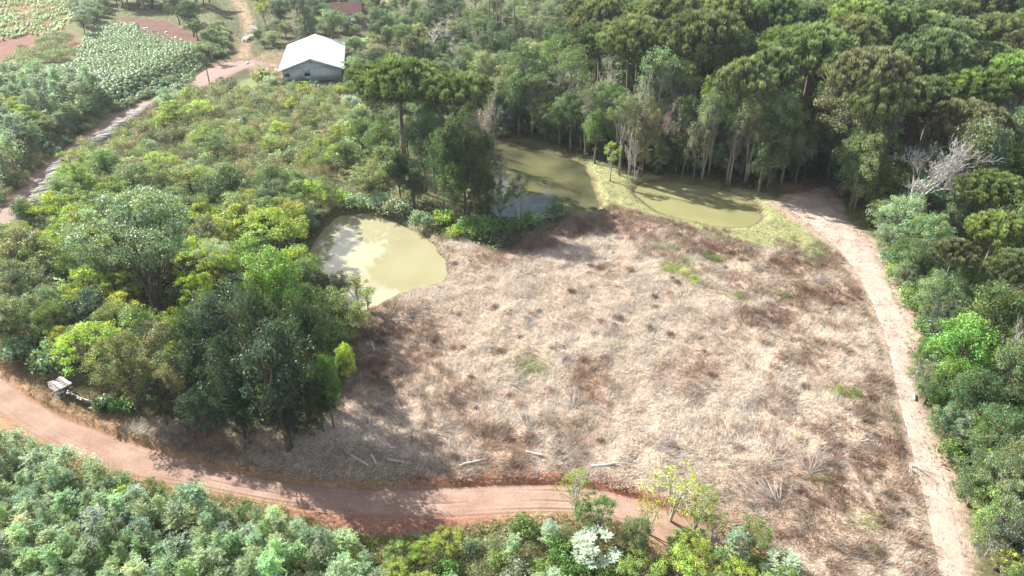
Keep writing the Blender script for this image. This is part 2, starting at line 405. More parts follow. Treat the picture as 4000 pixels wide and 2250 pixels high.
def clump_cloud(C, R, n, size, rng, up=.35, shell=(.55, 1.0), flat=1.0, wr=.55, cvar=.2, lvar=.3, facing=.55):
    """leaves around clump centres C (m,3), radii R (m,), n leaves each"""
    m = len(C); ci = np.repeat(np.arange(m), n); N = m * n
    d = rdir(rng, N, up); u = rng.uniform(*shell, N)
    rr = R[ci][:, None] * np.array([1, 1, flat])
    P = C[ci] + d * u[:, None] * rr * (1 + .18 * rng.normal(size=(N, 1)))
    Nn = unit(d * facing + rng.normal(size=(N, 3)) * .5 + np.array([0, 0, .25]))
    s = size * rng.uniform(.6, 1.35, N)
    V, F = leaf_quads(P, Nn, s, s * wr, rng)
    ct = 1 + cvar * rng.normal(size=(m, 1)); hue = rng.normal(size=(m, 1)) * .09
    tint = np.hstack([ct * (1 + hue), ct, ct * (1 - hue)])[ci] * (1 + lvar * (rng.random((N, 1)) - .5) * 2)
    return V, F, np.repeat(np.clip(tint, .25, 2), 4, 0)

# ------------------------------------------------------------------ plant prototypes: (trunk mesh, crown mesh, H, R, crown centre height fraction)
def limb(p0, p1, rng, r0, r1, n=5, sag=.12):
    t = np.linspace(0, 1, n)[:, None]; p0 = np.asarray(p0); p1 = np.asarray(p1)
    P = p0 + (p1 - p0) * t; ln = np.linalg.norm(p1 - p0)
    P[:, :2] += ln * sag * np.sin(t * pi) * rng.normal(size=(1, 2)) * .6
    P[:, 2] -= ln * sag * np.sin(t[:, 0] * pi) * .6
    P[1:-1] += rng.normal(size=(n - 2, 3)) * ln * .03
    return P, np.linspace(r0, r1, n)

def p_araucaria(seed):
    rng = np.random.default_rng(seed); H, R = 16.0, 5.6
    T = MB(); top = 15.0
    zz = np.linspace(0, top, 9); tp = np.stack([.25 * np.sin(zz * .2 + seed), .2 * np.cos(zz * .25 + seed), zz], 1); tp[0, :2] = 0
    T.tube(tp, np.linspace(.34, .16, 9), 8)
    V = []; F = []; Cc = []; base = 0
    tuft_c = []; tuft_r = []
    nw = 6
    for w in range(nw):
        f = w / (nw - 1); z = 11.3 + f * 3.4
        Rw = R * (1.0 - .62 * f ** 1.6) * rng.uniform(.9, 1.05)
        nb = int(round(9 - 3 * f)); a0 = rng.uniform(0, 6.28)
        for b in range(nb):
            if w < 2 and rng.random() < .25: continue
            a = a0 + b * 2 * pi / nb + rng.normal() * .12; ln = Rw * rng.uniform(.82, 1.08)
            t = np.linspace(0, 1, 6); rad = ln * t
            zb = z + .1 * ln * np.sin(t * pi) * -1 + (1.6 - .2 * f) * t ** 2.2 * (ln / R)
            P = np.stack([np.cos(a) * rad, np.sin(a) * rad, zb], 1); P[:, :2] += tp[6, :2]
            T.tube(P, np.linspace(.085, .03, 6), 4)
            for s in (.55, .76, .98):
                k = np.interp(s, t, np.arange(6)); i = int(min(k, 4)); q = P[i] + (P[i + 1] - P[i]) * (k - i)
                for sd in ((0,) if s < .6 else (-1, 1) if s > .9 else (-.9, .9)):
                    off = np.array([-sin(a), cos(a), 0]) * sd * 1.0 * rng.uniform(.8, 1.15)
                    tuft_c.append(q + off + np.array([0, 0, .25 + rng.uniform(-.1, .25)])); tuft_r.append(rng.uniform(.6, .9))
    for q in rng.normal(size=(9, 2)) * 1.2:
        tuft_c.append(np.array([q[0], q[1], top + .7 - .25 * np.hypot(*q) + rng.uniform(-.1, .3)])); tuft_r.append(rng.uniform(.7, 1.0))
    C = np.array(tuft_c); Rr = np.array(tuft_r); nbld = 80
    ci = np.repeat(np.arange(len(C)), nbld); N = len(ci)
    d = rdir(rng, N, .75); d[:, 2] = np.maximum(d[:, 2], -.35); d = unit(d); r = Rr[ci][:, None] * rng.uniform(.8, 1.1, (N, 1))
    P0 = C[ci] + d * r * .5 - np.array([0, 0, .1]); P1 = C[ci] + d * r + np.array([0, 0, .2]) * r
    V, F = blades(P0, P1, rng.uniform(.14, .24, N), rng)
    tint = (1 + .2 * rng.normal(size=(len(C), 1)))[ci] * rng.uniform(.7, 1.3, (N, 1)) * np.array([[1, 1, 1]])
    tint = np.repeat(tint, 3, 0).reshape(N, 3, 3); tint[:, :2] *= .7; tint[:, 2] *= 1.35      # blades darker at the base, paler at the tip
    # a few coarse inner faces so the tufts are not see-through
    return T.mesh('araucaria_trunk', M_BARK, True), mk_mesh('araucaria_crown', V, F, M_NEEDLE, tint.reshape(-1, 3)), H, R, .86

def p_broad(seed, H=10.0, R=3.8, nc=62, nl=95, size=.26, loose=0.0, z0=.42, flat=.75, forks=1, up=.35, wr=.55, mat=None, cr=(.2, .32), asym=.2):
    rng = np.random.default_rng(seed)
    cz = H * (1 + z0) / 2; hh = H * (1 - z0) / 2
    d = rdir(rng, nc, .25)
    lump = 1 + asym * np.sin(3 * np.arctan2(d[:, 1], d[:, 0]) + seed) + asym * .6 * rng.normal(size=nc) * .5
    u = np.where(rng.random(nc) < .75, rng.uniform(.72, .95, nc), rng.uniform(.3, .7, nc))
    C = np.stack([d[:, 0] * R * .82 * u * lump, d[:, 1] * R * .82 * u * lump, cz + d[:, 2] * hh * .82 * u], 1)
    if loose: C[:, 2] = cz + (C[:, 2] - cz) * (1 - loose) + hh * loose * .7
    rr = R * rng.uniform(cr[0], cr[1], nc)
    V, F, tint = clump_cloud(C, rr, nl, size, rng, up=up, flat=flat, wr=wr)
    T = MB(); nf = forks
    for f in range(nf):
        a = f * 2 * pi / nf + rng.uniform(0, 1); sp = 0 if nf == 1 else R * .32
        top = np.array([cos(a) * sp, sin(a) * sp, H * .72]); n = 7; t = np.linspace(0, 1, n)[:, None]
        P = top * t; P[:, :2] = top[:2] * t ** 1.3 + rng.normal(size=(n, 2)) * .12 * H * .06; P[0, :2] = 0
        r0 = H * .022 / sqrt(nf) * 1.25; T.tube(P, np.linspace(r0, r0 * .45, n), 7)
        sel = [i for i in range(nc) if nf == 1 or (C[i, :2] @ np.array([cos(a), sin(a)])) > -.1 * R]
        for i in sel[::4 if forks > 2 else 2 if nc > 40 else 1]:
            k = rng.uniform(.38, .95) * (n - 1); j = int(min(k, n - 2)); q = P[j] + (P[j + 1] - P[j]) * (k - j)
            if q[2] > C[i, 2]: q = P[3]
            pp, r = limb(q, C[i], rng, r0 * .33, r0 * .08, 5); T.tube(pp, r, 4)
    return T.mesh('tree_trunk', M_BARK, True), mk_mesh('tree_crown', V, F, mat or M_LEAF, tint), H, R, (1 + z0) / 2

def p_layer(seed, H=6.0, R=3.0):
    """open small tree whose fine leaves sit in flat sprays"""
    rng = np.random.default_rng(seed); nc = 46
    a = rng.uniform(0, 6.28, nc); q = np.sqrt(rng.random(nc)) * R * .92
    C = np.stack([np.cos(a) * q, np.sin(a) * q, H * (.98 - .30 * (q / R) ** 2 - .38 * rng.random(nc) ** 1.6)], 1)
    V, F, tint = clump_cloud(C, R * rng.uniform(.16, .3, nc), 120, .19, rng, up=.2, flat=.38, wr=.5, shell=(.1, 1), cvar=.14)
    T = MB()
    for s in range(3):
        b = rng.uniform(0, 6.28); top = np.array([cos(b) * R * .3, sin(b) * R * .3, H * .7]); t = np.linspace(0, 1, 5)[:, None]
        P = top * t; P[1:-1, :2] += rng.normal(size=(3, 2)) * .15; T.tube(P, np.linspace(.08, .04, 5), 5)
        for i in range(s, nc, 3):
            pp, r = limb(P[2 + i % 2], C[i], rng, .035, .012, 4); T.tube(pp, r, 3)
    return T.mesh('small_tree_stem', M_BARK, True), mk_mesh('small_tree_crown', V, F, M_LEAF, tint), H, R, .78

def p_plume(seed, H=4.0, R=1.5, n=20, nl=260):
    """upright sapling with feathery compound leaves"""
    rng = np.random.default_rng(seed)
    V = []; T = MB(); nb = n
    z = H * (.28 + .72 * np.linspace(0, 1, nb) ** .8); a = rng.uniform(0, 6.28, nb)
    q = R * (.95 - .75 * ((z / H) - .28) / .72) * rng.uniform(.35, 1.05, nb)
    C = np.stack([np.cos(a) * q, np.sin(a) * q, z + rng.normal(size=nb) * .1], 1)
    # each frond: leaflets strung along several arching rachises
    A = []; B = []; ti = []
    for c in C:
        ct = 1 + .16 * rng.normal(); hue = rng.normal() * .07
        for k in range(9):
            d = rdir(rng, 1, .45)[0]; ln = rng.uniform(.5, 1.0) * R / 1.5
            t = rng.random(nl // 9); P = c + d * ln * t[:, None] + np.array([0, 0, -.18]) * (t ** 2)[:, None]
            s = unit(np.cross(d, [0, 0, 1])); sd = np.where(rng.random(len(t)) < .5, -1, 1)[:, None]
            E = P + (s * sd * .75 + d * .35 + rng.normal(size=(len(t), 3)) * .25) * rng.uniform(.10, .19, (len(t), 1))
            A.append(P); B.append(E); ti.append(np.full((len(t), 1), ct) * rng.uniform(.75, 1.25, (len(t), 1)) * np.array([[1 + hue, 1, 1 - hue]]))
    A = np.vstack(A); B = np.vstack(B); ti = np.vstack(ti)
    N = len(A); D = B - A; S = unit(np.cross(D, rng.normal(size=(N, 3)) * .5 + np.array([0, 0, 1]))) * .03
    Vv = np.stack([A, (A + B) / 2 + S, B, (A + B) / 2 - S], 1).reshape(-1, 3)
    T.tube([[0, 0, 0], [.05, .04, H * .4], [.0, .08, H * .9]], [.05, .035, .012], 5)
    for c in C[::2]: T.tube([[0.03, .04, c[2] * .75], c * [.6, .6, 1] * .98, c], [.02, .013, .008], 3)
    return T.mesh('sapling_stem', M_BARK, True), mk_mesh('sapling_fronds', Vv, np.arange(4 * N).reshape(N, 4), M_LEAF, np.repeat(ti, 4, 0)), H, R, .66

def p_bush(seed, H=1.9, R=1.5, nc=16, nl=70, size=.15, mat=None, twig=True, wr=.4):
    rng = np.random.default_rng(seed)
    d = rdir(rng, nc, .6); d[:, 2] = abs(d[:, 2]); u = rng.uniform(.4, .85, nc)
    C = np.stack([d[:, 0] * R * u, d[:, 1] * R * u, H * .25 + d[:, 2] * H * .55 * u], 1)
    V, F, tint = clump_cloud(C, R * rng.uniform(.26, .45, nc), nl, size, rng, up=.5, wr=wr, cvar=.17)
    return None, mk_mesh('bush_leaves', V, F, mat or M_LEAF, tint), H, R, .55

def p_dry(seed):
    rng = np.random.default_rng(seed); n = 420; d = rdir(rng, n, .35); d[:, 2] = abs(d[:, 2]); P0 = d * rng.uniform(.0, .55, (n, 1)); P1 = P0 + unit(d + rng.normal(size=(n, 3)) * .45) * rng.uniform(.25, .6, (n, 1)); P1[:, 2] = abs(P1[:, 2])
    V, F = blades(P0 * [1, 1, .8], P1 * [1, 1, .85], .03, rng)
    return None, mk_mesh('dry_twigs', V, F, M_GRASS, np.repeat(rng.uniform(.6, 1.4, (n, 1)) * np.ones((1, 3)), 3, 0)), 1.0, 1.0, .5
def p_bare(seed, H=10.0, R=4.0, levels=5, r0=.16, spread=.62, upb=.25):
    rng = np.random.default_rng(seed); T = MB(); Bm = MB()
    def grow(p, d, ln, r, lv):
        n = 4; P = [p]; dd = d.copy()
        for i in range(n - 1):
            dd = unit(dd + rng.normal(size=3) * .16 + np.array([0, 0, .05])); P.append(P[-1] + dd * ln / (n - 1))
        (T if lv <= 1 else Bm).tube(np.array(P), np.linspace(r, r * .62, n), 6 if lv < 2 else 3)
        if lv >= levels: return
        for k in range(3 if lv < 3 else 4):
            nd = unit(dd + rng.normal(size=3) * spread + np.array([0, 0, upb]))
            j = rng.integers(1, n) if k else n - 1
            grow(P[j], nd, ln * rng.uniform(.55, .82), max(r * .58, .014), lv + 1)
    for k in range(1):
        grow(np.zeros(3), np.array([0, 0, 1.]), H * .38, r0, 0)
    allV = np.vstack(Bm.V); s = np.array([R / max(1e-3, np.percentile(np.hypot(allV[:, 0], allV[:, 1]), 97))] * 2 + [H / allV[:, 2].max()])
    for m in (T, Bm): m.V = [v * s for v in m.V]
    return T.mesh('bare_trunk', M_BARK, True), Bm.mesh('bare_branches', M_BARK), H, R, .66

def p_conifer(seed):
    rng = np.random.default_rng(seed); H, R = 14.0, 3.0; C = []; T = MB(); T.tube([[0, 0, 0], [.05, 0, 7], [0, 0, 13.6]], [.25, .15, .03], 6)
    for z in np.linspace(1.2, 13.6, 26):
        r = R * (1 - z / 14.2) ** .8; nb = max(3, int(r * 5))
        for k in range(nb):
            a = rng.uniform(0, 6.28)
            for s in (.5, .95): C.append([cos(a) * r * s, sin(a) * r * s, z - .35 * s * r * .5])
    C = np.array(C); V, F, tint = clump_cloud(C, rng.uniform(.4, .65, len(C)), 42, .24, rng, up=.1, flat=.55, wr=.35)
    return T.mesh('conifer_trunk', M_BARK, True), mk_mesh('conifer_crown', V, F, M_NEEDLE, tint), H, R, .5

def p_tall(seed):
    """tall straight pale trunk with a high small crown"""
    rng = np.random.default_rng(seed); H, R = 24.0, 3.0; T = MB()
    zz = np.linspace(0, 22, 8); P = np.stack([.02 * zz ** 1.2 * sin(seed), .02 * zz * cos(seed), zz], 1); T.tube(P, np.linspace(.24, .09, 8), 7)
    d = rdir(rng, 26, .3); C = d * np.array([R * .8, R * .8, 3.8]) + np.array([0, 0, 19.5])
    for c in C[::2]:
        pp, r = limb([P[6, 0], P[6, 1], c[2] - 1.5], c, rng, .05, .015, 4); T.tube(pp, r, 3)
    V, F, tint = clump_cloud(C, rng.uniform(.6, 1.0, 26), 70, .26, rng, wr=.35)
    return T.mesh('tall_trunk', M_BARK, True), mk_mesh('tall_crown', V, F, M_LEAF, tint), H, R, .82

def p_bigleaf(seed):
    rng = np.random.default_rng(seed); H, R = 3.6, 1.7; nc = 34
    d = rdir(rng, nc, .5); C = np.stack([d[:, 0] * R * .75, d[:, 1] * R * .75, 2.0 + d[:, 2] * 1.4], 1); A = []; B = []
    for c in C:
        for k in range(11):
            e = unit(np.array([cos(k * 2.4), sin(k * 2.4), rng.uniform(.0, .7)])); A.append(c + e * .05); B.append(c + e * rng.uniform(.42, .6) + np.array([0, 0, -.06]))
    A = np.array(A); B = np.array(B); N = len(A); S = unit(np.cross(B - A, [0, 0, 1])) * .075
    V = np.stack([A, A * .45 + B * .55 + S, B, A * .45 + B * .55 - S], 1).reshape(-1, 3)
    T = MB(); T.tube([[0, 0, 0], [.05, 0, 1], [0, .05, 2.2]], [.06, .05, .03], 5)
    for c in C[::2]: T.tube([[0, 0, 1.0], c * .7 + np.array([0, 0, .3]), c], [.025, .02, .012], 3)
    return T.mesh('plant_stem', M_BARK, True), mk_mesh('plant_leaves', V, np.arange(4 * N).reshape(N, 4), M_LEAF, np.repeat(rng.uniform(.85, 1.15, (N, 1)) * np.ones((1, 3)), 4, 0)), H, R, .6

def p_strap(seed, H=1.5, R=1.1, n=60, w=.13):
    rng = np.random.default_rng(seed); V = []; F = []
    for k in range(n):
        a = rng.uniform(0, 6.28); c0 = rng.normal(size=2) * R * .3; d = np.array([cos(a), sin(a)]); L_ = rng.uniform(.6, 1.1) * R; hh = rng.uniform(.6, 1) * H
        t = np.array([0, .4, .75, 1.]); x = c0[0] + d[0] * L_ * t ** 1.5; y = c0[1] + d[1] * L_ * t ** 1.5; z = hh * np.array([0, .7, 1, .8])
        ww = w * np.array([.5, 1, .8, .05]); s = np.array([-d[1], d[0]]); b = len(V)
        for i in range(4): V += [[x[i] - s[0] * ww[i], y[i] - s[1] * ww[i], z[i]], [x[i] + s[0] * ww[i], y[i] + s[1] * ww[i], z[i]]]
        F += [[b + 2 * i, b + 2 * i + 1, b + 2 * i + 3, b + 2 * i + 2] for i in range(3)]
    return None, mk_mesh('strap_leaves', V, np.array(F), M_LEAF, np.repeat(rng.uniform(.75, 1.25, (n, 1)) * np.ones((1, 3)), 8, 0)), H, R, .5

PROTO = {
    'ara': [p_araucaria(s) for s in (11, 12, 13)],
    'broad': [p_broad(s, z0=.28, nc=80, nl=105, size=.24, cr=(.17, .3), asym=.3) for s in (21, 22, 23, 24)],
    'fine': [p_broad(s, H=9, z0=.04, size=.17, nc=120, nl=105, cr=(.12, .22), asym=.4, flat=.7) for s in (25, 26, 27)],
    'loose': [p_broad(s, H=15, R=3.9, nc=46, nl=110, size=.22, loose=.2, z0=.42, cr=(.16, .28), flat=.65, forks=2, asym=.35) for s in (31, 32, 33)],
    'umbrella': [p_broad(s, H=15, R=6.0, nc=130, nl=130, size=.2, loose=.3, z0=.25, cr=(.10, .19), flat=.55, forks=4, asym=.15) for s in (36,)],
    'layer': [p_layer(s) for s in (41, 42, 43)],
    'plume': [p_plume(s) for s in (51, 52, 53, 54)],
    'bush': [p_bush(s) for s in (61, 62, 63, 64)],
    'leafbush': [p_bush(s, H=2.2, R=1.7, nc=18, nl=60, size=.24, wr=.6) for s in (66, 67)],
    'bare': [p_bare(s) for s in (71, 72, 73)],
    'sapling': [p_broad(s, H=5, R=1.6, nc=20, nl=55, size=.16, loose=.2, z0=.35, cr=(.18, .34), flat=.5) for s in (81, 82)],
    'sparse': [p_broad(s, H=6, R=2.8, nc=80, nl=24, size=.15, cr=(.06, .13), z0=.2, forks=3, flat=.5) for s in (85, 86)],
    'bigbare': [p_bare(74, levels=6, r0=.2, spread=.5, upb=.45)],
    'dryshrub': [p_dry(s) for s in (87, 88, 89)],
    'conifer': [p_conifer(91)],
    'tall': [p_tall(s) for s in (95, 96)],
    'bigleaf': [p_bigleaf(97)],
    'strap': [p_strap(98)],
}
NAMES = {'ara': ('araucaria_tree', 'tree'), 'broad': ('broadleaf_tree', 'tree'), 'fine': ('round_crowned_tree', 'tree'), 'loose': ('open_crowned_tree', 'tree'), 'umbrella': ('spreading_tree', 'tree'),
         'layer': ('feathery_tree', 'tree'), 'plume': ('acacia_sapling', 'sapling'), 'bush': ('bush', 'bush'), 'leafbush': ('leafy_bush', 'bush'),
         'bare': ('bare_tree', 'tree'), 'sapling': ('young_tree', 'tree'), 'conifer': ('conifer_tree', 'tree'), 'tall': ('tall_trunk_tree', 'tree'),
         'sparse': ('sparse_tree', 'tree'), 'bigbare': ('bare_tree', 'tree'), 'dryshrub': ('dry_shrub', 'shrub'), 'bigleaf': ('large_leaved_plant', 'plant'), 'strap': ('strap_leaved_plant', 'plant')}
C = {'ara': (.17, .20, .095), 'arab': (.215, .26, .095), 'arad': (.125, .155, .08), 'dk2': (.04, .065, .035), 'bd2': (.05, .075, .05), 'dk': (.065, .10, .045), 'bd': (.075, .11, .075), 'mid': (.12, .175, .075),
     'pl1': (.34, .42, .25), 'pl2': (.28, .37, .19), 'pl3': (.24, .33, .20), 'rust': (.30, .17, .115), 'brown': (.20, .135, .10), 'tan': (.50, .40, .31), 'grey': (.36, .31, .275), 'lt': (.22, .29, .09), 'yg': (.31, .37, .075), 'br': (.14, .235, .06), 'sil': (.32, .38, .27), 'gg': (.185, .235, .135), 'ol': (.22, .24, .125),
     'pale': (.26, .295, .165), 'brn': (.24, .205, .14), 'org': (.55, .33, .07), 'ye': (.38, .42, .08), 'grn': (.125, .20, .065), 'white': (.33, .40, .30), 'bg': (.215, .275, .17)}
BARKC = {'ara': (.16, .12, .10), 'bare': (.42, .36, .32), 'tall': (.38, .34, .30), 'loose': (.24, .22, .19), 'umbrella': (.07, .06, .045), 'sapling': (.34, .32, .28), 'sparse': (.4, .38, .33)}
TREES = []      # (x, y, R, H)
def plant(sp, x, y, R=None, H=None, col='mid', label=None, group=None, bark=None, jit=.12, var=None, rz=None, z=None):
    pr = PROTO[sp]; k = int(RNG.integers(len(pr))) if var is None else var
    tm, cm, H0, R0, cf = pr[k]
    R = R or R0; H = H or H0
    if z is None: z = hz(x, y)
    c = np.array(C[col] if isinstance(col, str) else col) * (1 + jit * RNG.normal(size=3) * .5) * (1 + jit * RNG.normal())
    rz = RNG.uniform(0, 6.28) if rz is None else rz
    bc = bark or BARKC.get(sp, (.15, .12, .09))
    nm, cat = NAMES[sp]
    if sp == 'fine' and H < 7: nm = 'shrubby_tree'
    if sp == 'leafbush' and col in ('sil', 'bg', 'gg', 'pale'): nm = 'silvery_bush'
    if tm is None:
        o = obj(nm, cm, None, (x, y, z - .05), (0, 0, rz), c); o.scale = (R / R0, R / R0, H / H0)
    else:
        o = bpy.data.objects.new(nm, None); COL.objects.link(o); o.location = (x, y, z - .1); o.rotation_euler = (0, 0, rz); o.scale = (R / R0, R / R0, H / H0)
        o.empty_display_size = .2
        obj('trunk' if cat == 'tree' else 'stem', tm, o, color=bc)
        obj('branches' if sp in ('bare', 'bigbare') else 'fronds' if sp == 'plume' else 'leaves' if sp == 'bigleaf' else 'crown', cm, o, color=bc if sp in ('bare', 'bigbare') else c)
    tag(o, label or 'tree', cat, group)
    TREES.append((x, y, R, H)); return o
def push_off(x, y, m=.6, road=True):
    for _ in range(60):
        X_, Y_ = np.array([x]), np.array([y])
        hit = [P_ for P_ in (POND1, POND2, POND3) if float(sdf(P_, X_, Y_)[0]) > -m]
        if hit:
            c_ = hit[0].mean(0); vx, vy = x - c_[0], y - c_[1]; r_ = math.hypot(vx, vy) + 1e-6; x += .35 * vx / r_; y += .35 * vy / r_; continue
        if float(sdf(PATH, X_, Y_)[0]) > -m: x += .3; continue
        if float(sdf(UROAD, X_, Y_)[0]) > -m: y -= .3; continue
        if road and float(sdf(ROAD, X_, Y_)[0]) > -m: y += .3; continue
        break
    return x, y
def plant_px(sp, cx, cy, rpx, H, col, label, group=None, **kw):
    """crown centre seen at pixel cx, cy, crown radius rpx; H metres tall"""
    if group == GA: H *= 1.2 if cx < 2220 or cy < 120 else .92 if cy < 350 else .72
    elif group == GB and sp == 'broad' and 1200 < cx < 2110 and 290 < cy < 440: sp = 'fine'; rpx *= 1.35; H *= 1.15
    elif group == GT and sp == 'layer': rpx *= 1.3; H *= 1.1
    if group == GA: pass
    elif group == GM: H *= 1.3
    elif group in (GB, GR) and 1200 < cx < 2150 and 100 < cy < 440: H *= 1.4
    elif group == GT and sp in ('broad', 'umbrella', 'fine') and cx > 250: H *= 1.25
    cf = PROTO[sp][0][4]; x, y, z = GG(cx, cy, cf * H)
    R = rpx * depth_at(y, cf * H) / FOC
    if H > 1.2:
        x, y = push_off(x, y, .8 if sp in ('leafbush', 'sapling', 'bare') else 1.2, not (group or '').endswith('bottom')); z = hz(x, y)
    return plant(sp, x, y, R, H, col, label, group, z=z, **kw)

# ------------------------------------------------------------------ the ground
def resamp(P, n):
    P = np.asarray(P); s = np.concatenate([[0], np.cumsum(np.hypot(*np.diff(P, axis=0).T))]); t = np.linspace(0, s[-1], n)
    Q = np.stack([np.interp(t, s, P[:, 0]), np.interp(t, s, P[:, 1])], 1)
    K = 9; W = np.hanning(K + 2)[1:-1]; W /= W.sum(); E = np.vstack([np.repeat(Q[:1], K // 2, 0), Q, np.repeat(Q[-1:], K // 2, 0)])
    return np.stack([np.convolve(E[:, 0], W, 'valid'), np.convolve(E[:, 1], W, 'valid')], 1), s[-1]
def inset(Lp, Rp, f):
    A, _ = resamp(GP(Lp), 40); B, _ = resamp(GP(Rp), 40)
    return A + (B - A) * f, B + (A - B) * f
PA, PB = inset(PATH_L, PATH_R, .12); PSTRIP = np.vstack([PA, PB[::-1]])
def build_ground():
    ys = np.concatenate([np.linspace(-70, 24, 16), np.geomspace(25, 300, 430), np.geomspace(306, 2600, 26)])
    us = np.concatenate([-np.geomspace(14, .98, 14), np.linspace(-.95, .95, 470), np.geomspace(.98, 14, 14)])
    Y, U = np.meshgrid(ys, us, indexing='ij'); X = np.clip(U * np.maximum(Y, 28), -3500, 3500) + U * 5
    Zs = height(X, Y)
    for pl in (ROAD, UROAD, PSTRIP): Zs -= .10 * sst(.15, .5, sdf(pl, X, Y))
    n, m = Y.shape
    # surface colours: what the soil and its cover are made of, plus shade in the second soil patch
    c = np.zeros((n, m, 3)); c[:] = (.085, .085, .04)
    k = (fbm(X, Y, 9, 4, 2.0) * 2)[..., None]
    c = c * (1 + k * .6)
    w = lambda poly, a, b: sst(a, b, sdf(poly, X, Y) + 1.2 * fbm(X, Y, 3, 3, 4.0))[..., None]
    def lay(poly, col, a=-.4, b=.6):
        nonlocal c
        t = w(poly, a, b); c = c * (1 - t) + np.array(col) * t
    lay(PLAT, (.11, .12, .05)); lay(FIELD, (.36, .28, .22))
    t = sst(.02, .28, fbm(X, Y, 9, 4, 31.0))[..., None] * w(FIELD, -.2, .8); c = c * (1 - t) + np.array((.27, .17, .12)) * t
    rb = np.minimum.reduce([abs(sdf(ROAD, X, Y)) - .0])
    t = (sst(2.2, .3, rb) * sst(.3, -.2, sdf(FIELD, X, Y)))[..., None]; c = c * (1 - t) + np.array((.27, .17, .10)) * t
    lay(LAWN, (.24, .25, .12)); lay(BANKG, (.32, .26, .19)); lay(DIRTSPOT, (.20, .11, .08)); lay(YARD, (.19, .145, .09)); lay(LAWN2, (.15, .19, .07)); lay(GLADE, (.26, .22, .12))
    for P_ in (POND1, POND2, POND3):
        d = sdf(P_, X, Y); t = (sst(-.7, -.2, d + .8 * fbm(X, Y, 1.5, 3, 2.)))[..., None]; c = c * (1 - t) + np.array((.13, .10, .06)) * t
    lay(CROP, (.12, .10, .05)); lay(CROP2, (.16, .10, .055)); lay(SOIL, (.17, .085, .06)); lay(SOIL2_SHADED, (.12, .06, .045))
    tr = np.vstack([GP(TRK_L), GP(TRK_R)[::-1]]); lay(tr, (.27, .19, .13), -1, 1.5)
    lay(REDBANK, (.23, .115, .085)); lay(REDCUT, (.25, .105, .07), -.1, .25)
    d = sdf(PATH, X, Y) + 2.2 * fbm(X, Y, 2.2, 4, 12.); t = sst(-.7, .4, d)[..., None]; c = c * (1 - t) + np.array((.32, .25, .20)) * t
    d = sdf(UROAD, X, Y); t = sst(-.9, .0, d)[..., None]; c = c * (1 - t) + np.array((.22, .14, .10)) * t
    i, j = np.meshgrid(np.arange(n - 1), np.arange(m - 1), indexing='ij')
    F = np.stack([i * m + j, i * m + j + 1, (i + 1) * m + j + 1, (i + 1) * m + j], -1).reshape(-1, 4)
    me = mk_mesh('ground', np.stack([X, Y, Zs], -1).reshape(-1, 3), F, M_GROUND, np.clip(c, .005, 1).reshape(-1, 3), smooth=True)
    tag(obj('ground', me), kind='structure')
build_ground()

def strip(name, Lp, Rp, mat, n, k, lift=.02, ruts=(), rag=.25, world=False):
    A, la = resamp(Lp if world else GP(Lp), n); B, lb = resamp(Rp if world else GP(Rp), n)
    u = np.linspace(0, 1, k)[None, :, None]; P = A[:, None] * (1 - u) + B[:, None] * u
    N = unit(B - A)[:, None]
    e = np.abs(u - .5) * 2; P = P + N * np.sign(u - .5) * (e ** 4) * rag * 2 * fbm(P[..., 0], P[..., 1], 1.6, 3, 7.)[..., None]
    Z = height(P[..., 0], P[..., 1]) + lift + .05 * fbm(P[..., 0], P[..., 1], 1.2, 3, 3.)
    for r in ruts:
        wob = .07 * fbm(np.linspace(0, la, n), np.full(n, r * 40.), 9, 3, 5.)[:, None]; d = (u[..., 0] - r - wob)
        am = sst(-.15, .2, fbm(np.linspace(0, la, n), np.full(n, r * 90.), 6, 2, 1.))[:, None]
        Z = Z - .09 * am * np.exp(-(d / .022) ** 2) + .025 * am * np.exp(-((abs(d) - .05) / .02) ** 2)
    Z = Z - .12 * (e[..., 0] ** 6)
    v = np.linspace(0, la, n)[:, None] * np.ones((1, k))
    i, j = np.meshgrid(np.arange(n - 1), np.arange(k - 1), indexing='ij')
    F = np.stack([i * k + j, (i + 1) * k + j, (i + 1) * k + j + 1, i * k + j + 1], -1).reshape(-1, 4)
    uv = np.stack([np.broadcast_to(u[..., 0], (n, k)), v, np.zeros((n, k))], -1).reshape(-1, 3)
    V = np.concatenate([P, Z[..., None]], -1).reshape(-1, 3)
    me = mk_mesh(name, V, F, mat, smooth=True, extra=uv)
    tag(obj(name, me), kind='structure')
strip('dirt_road', ROAD_TOP, ROAD_BOT, M_ROAD, 300, 40, .05, (.25, .56, .82))
M_UROAD = road_mat('upper_road', (.22, .16, .135), (.20, .13, .10), (.27, .20, .17))
strip('upper_dirt_road', UP_L, UP_R, M_UROAD, 300, 20, .05, (.25, .7))
strip('dry_path', PA, PB, M_PATH, 300, 36, .015, (), .35, world=True)

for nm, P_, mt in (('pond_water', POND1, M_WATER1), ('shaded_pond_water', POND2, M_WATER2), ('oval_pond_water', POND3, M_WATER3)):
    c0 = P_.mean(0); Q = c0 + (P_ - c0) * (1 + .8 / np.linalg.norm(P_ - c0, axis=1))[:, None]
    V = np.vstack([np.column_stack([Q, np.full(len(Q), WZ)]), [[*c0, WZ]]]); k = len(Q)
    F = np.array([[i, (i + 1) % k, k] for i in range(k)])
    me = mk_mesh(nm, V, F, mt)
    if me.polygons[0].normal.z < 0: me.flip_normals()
    tag(obj(nm, me), kind='structure')

